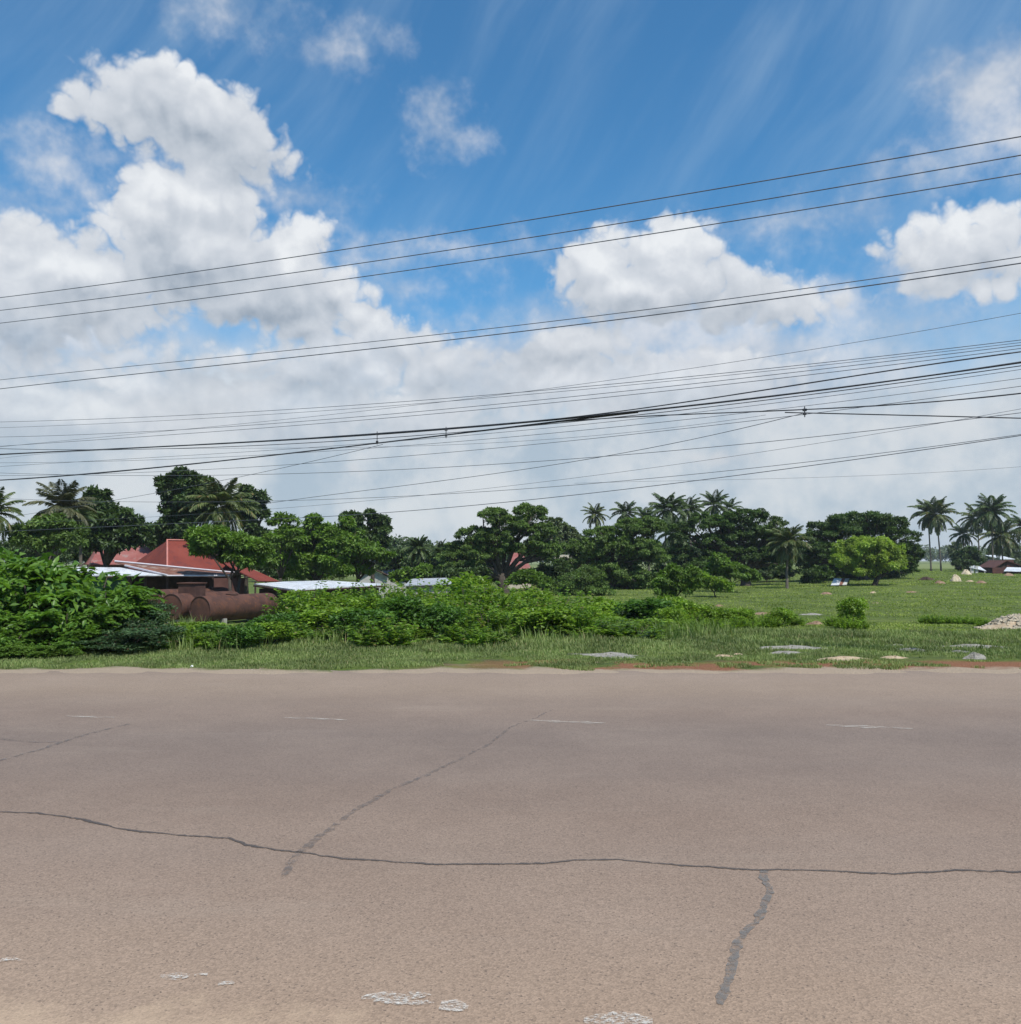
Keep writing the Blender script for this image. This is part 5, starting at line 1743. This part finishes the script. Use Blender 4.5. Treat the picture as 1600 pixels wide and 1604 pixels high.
for k, (px, py, Y, w) in enumerate(((88, 1012, 14.9, 0.5), (70, 1022, 14.7, 0.4), (120, 1018, 14.9, 0.4), (15, 1010, 14.8, 0.6), (40, 1015, 14.7, 0.45))):
    x = (px - 800) / FPX * Y
    shrub('bright', 2, L_mid, x, Y, w, top_z(px, py, Y) - gz(x, Y) + 0.03, '%s broad leafed weed at the foot of the drooping bush' % ('round', 'lowest', 'rightmost', 'leftmost', 'flattened')[k], 'weeds at the foot of the left bush', 'roadside_weed')
# low shrubs in the field, right of the thicket
for (px, py, b, w, lb) in (
    (1060, 942, 985, 1.1, 'first low bright shrub right of the thicket end'), (1095, 950, 984, 0.9, 'second low bright shrub right of the thicket end'), (1045, 958, 990, 0.8, 'low bright shrub in front at the thicket end'),
    (1135, 960, 983, 0.7, 'small bright shrub left of the dark row'), (1160, 958, 982, 0.7, 'left shrub of the dark low row before the earth ridge'), (1188, 962, 981, 0.7, 'middle shrub of the dark low row before the earth ridge'),
    (1222, 958, 981, 0.75, 'right shrub of the dark low row before the earth ridge'), (1245, 966, 980, 0.5, 'small shrub between the dark row and the reddish heap'),
    (1310, 965, 982, 0.5, 'small shrub right of the reddish heap'), (1335, 948, 985, 0.75, 'upright bright shrub standing alone in the field'), (1330, 968, 988, 0.5, 'small bright shrub at the foot of the upright one'),
    (1148, 968, 987, 0.5, 'foremost small shrub of the dark low row'), (1175, 970, 987, 0.45, 'foremost right shrub of the dark low row'), (1205, 966, 983, 0.5, 'small leafy plant filling the dark low row'),
    (1080, 966, 992, 0.7, 'leafy plant at the front right of the thicket end'), (1110, 968, 991, 0.6, 'leafy plant next right along the verge from the thicket end'),
    (1322, 972, 986, 0.4, 'low leafy plant left of the upright bright shrub'), (1352, 974, 985, 0.3, 'tiny plant right of the upright bright shrub'),
    (1462, 964, 977, 0.4, 'small leafy tuft between the two plants of the open field'), (1497, 967, 977, 0.35, 'tiny tuft right of the two plants of the open field'),
    (1455, 966, 977, 0.45, 'small bright plant in the open field, left of two'), (1475, 965, 976, 0.45, 'small bright plant in the open field, right of two'),
    (1510, 965, 976, 0.4, 'little plant left of the stone heap'), (1530, 967, 978, 0.4, 'little plant touching the stone heap on its left'), (1545, 970, 982, 0.35, 'tiny plant at the edge of the stone heap'),
):
    d = ray(px, b)
    Y = 14.0
    while Y < 80 and CAM_H + d[2] / d[1] * Y > gz(d[0] / d[1] * Y, Y):
        Y += 0.05
    x = d[0] / d[1] * Y
    shrub('weed' if py > 960 else 'bright', RNG.integers(1, 6), L_bright, x, Y, w * Y / 19 * 0.85, 1.25 * max(0.15, top_z(px, py, Y) - gz(x, Y)), lb, None, 'field_plant')



def tall_weeds():
    n = 2600
    px = RNG.uniform(235, 1150, n)
    y = RNG.uniform(15.6, 21, n)
    x = (px - 800) / FPX * y
    base = 15.4 + 1.6 * smooth(px, 300, 700) + 0.5 * vnoise(x, y * 0, 0.8, 11)
    keep = (y > base) & (vnoise(x, y, 0.9, 12) > 0.45)
    x, y = x[keep], y[keep]
    V, F = blades(x, y, 0.14 + 0.26 * vnoise(x, y, 1.5, 13), np.full(len(x), 0.014), 5)
    gm = leaf_mat('weed_grass', (0.120, 0.190, 0.040), (0.230, 0.290, 0.085), 0.35, 0.55, (0.34, 0.28, 0.13))
    tag(mesh_np('tall_weeds', V, F, gm), 'tall uncut grass growing between the thicket shrubs', 'tall grass', kind='stuff')


tall_weeds()

# ================================================================ air
def make_haze():
    m = bpy.data.materials.new('haze_air')
    m.use_nodes = True
    T = NT(m.node_tree)
    T.n.clear()
    out = T.node('ShaderNodeOutputMaterial')
    v = T.node('ShaderNodeVolumePrincipled')
    v.inputs['Color'].default_value = (0.80, 0.88, 1.0, 1)
    v.inputs['Density'].default_value = 0.00022
    T.l.new(v.outputs[0], out.inputs['Volume'])
    b = MB().box((0, 1250, 6.0), (5600, 2900, 20.0))
    tag(b.build('haze', m), 'thin pale air over the whole place', 'haze', kind='stuff')


make_haze()
SC.cycles.volume_bounces = 0
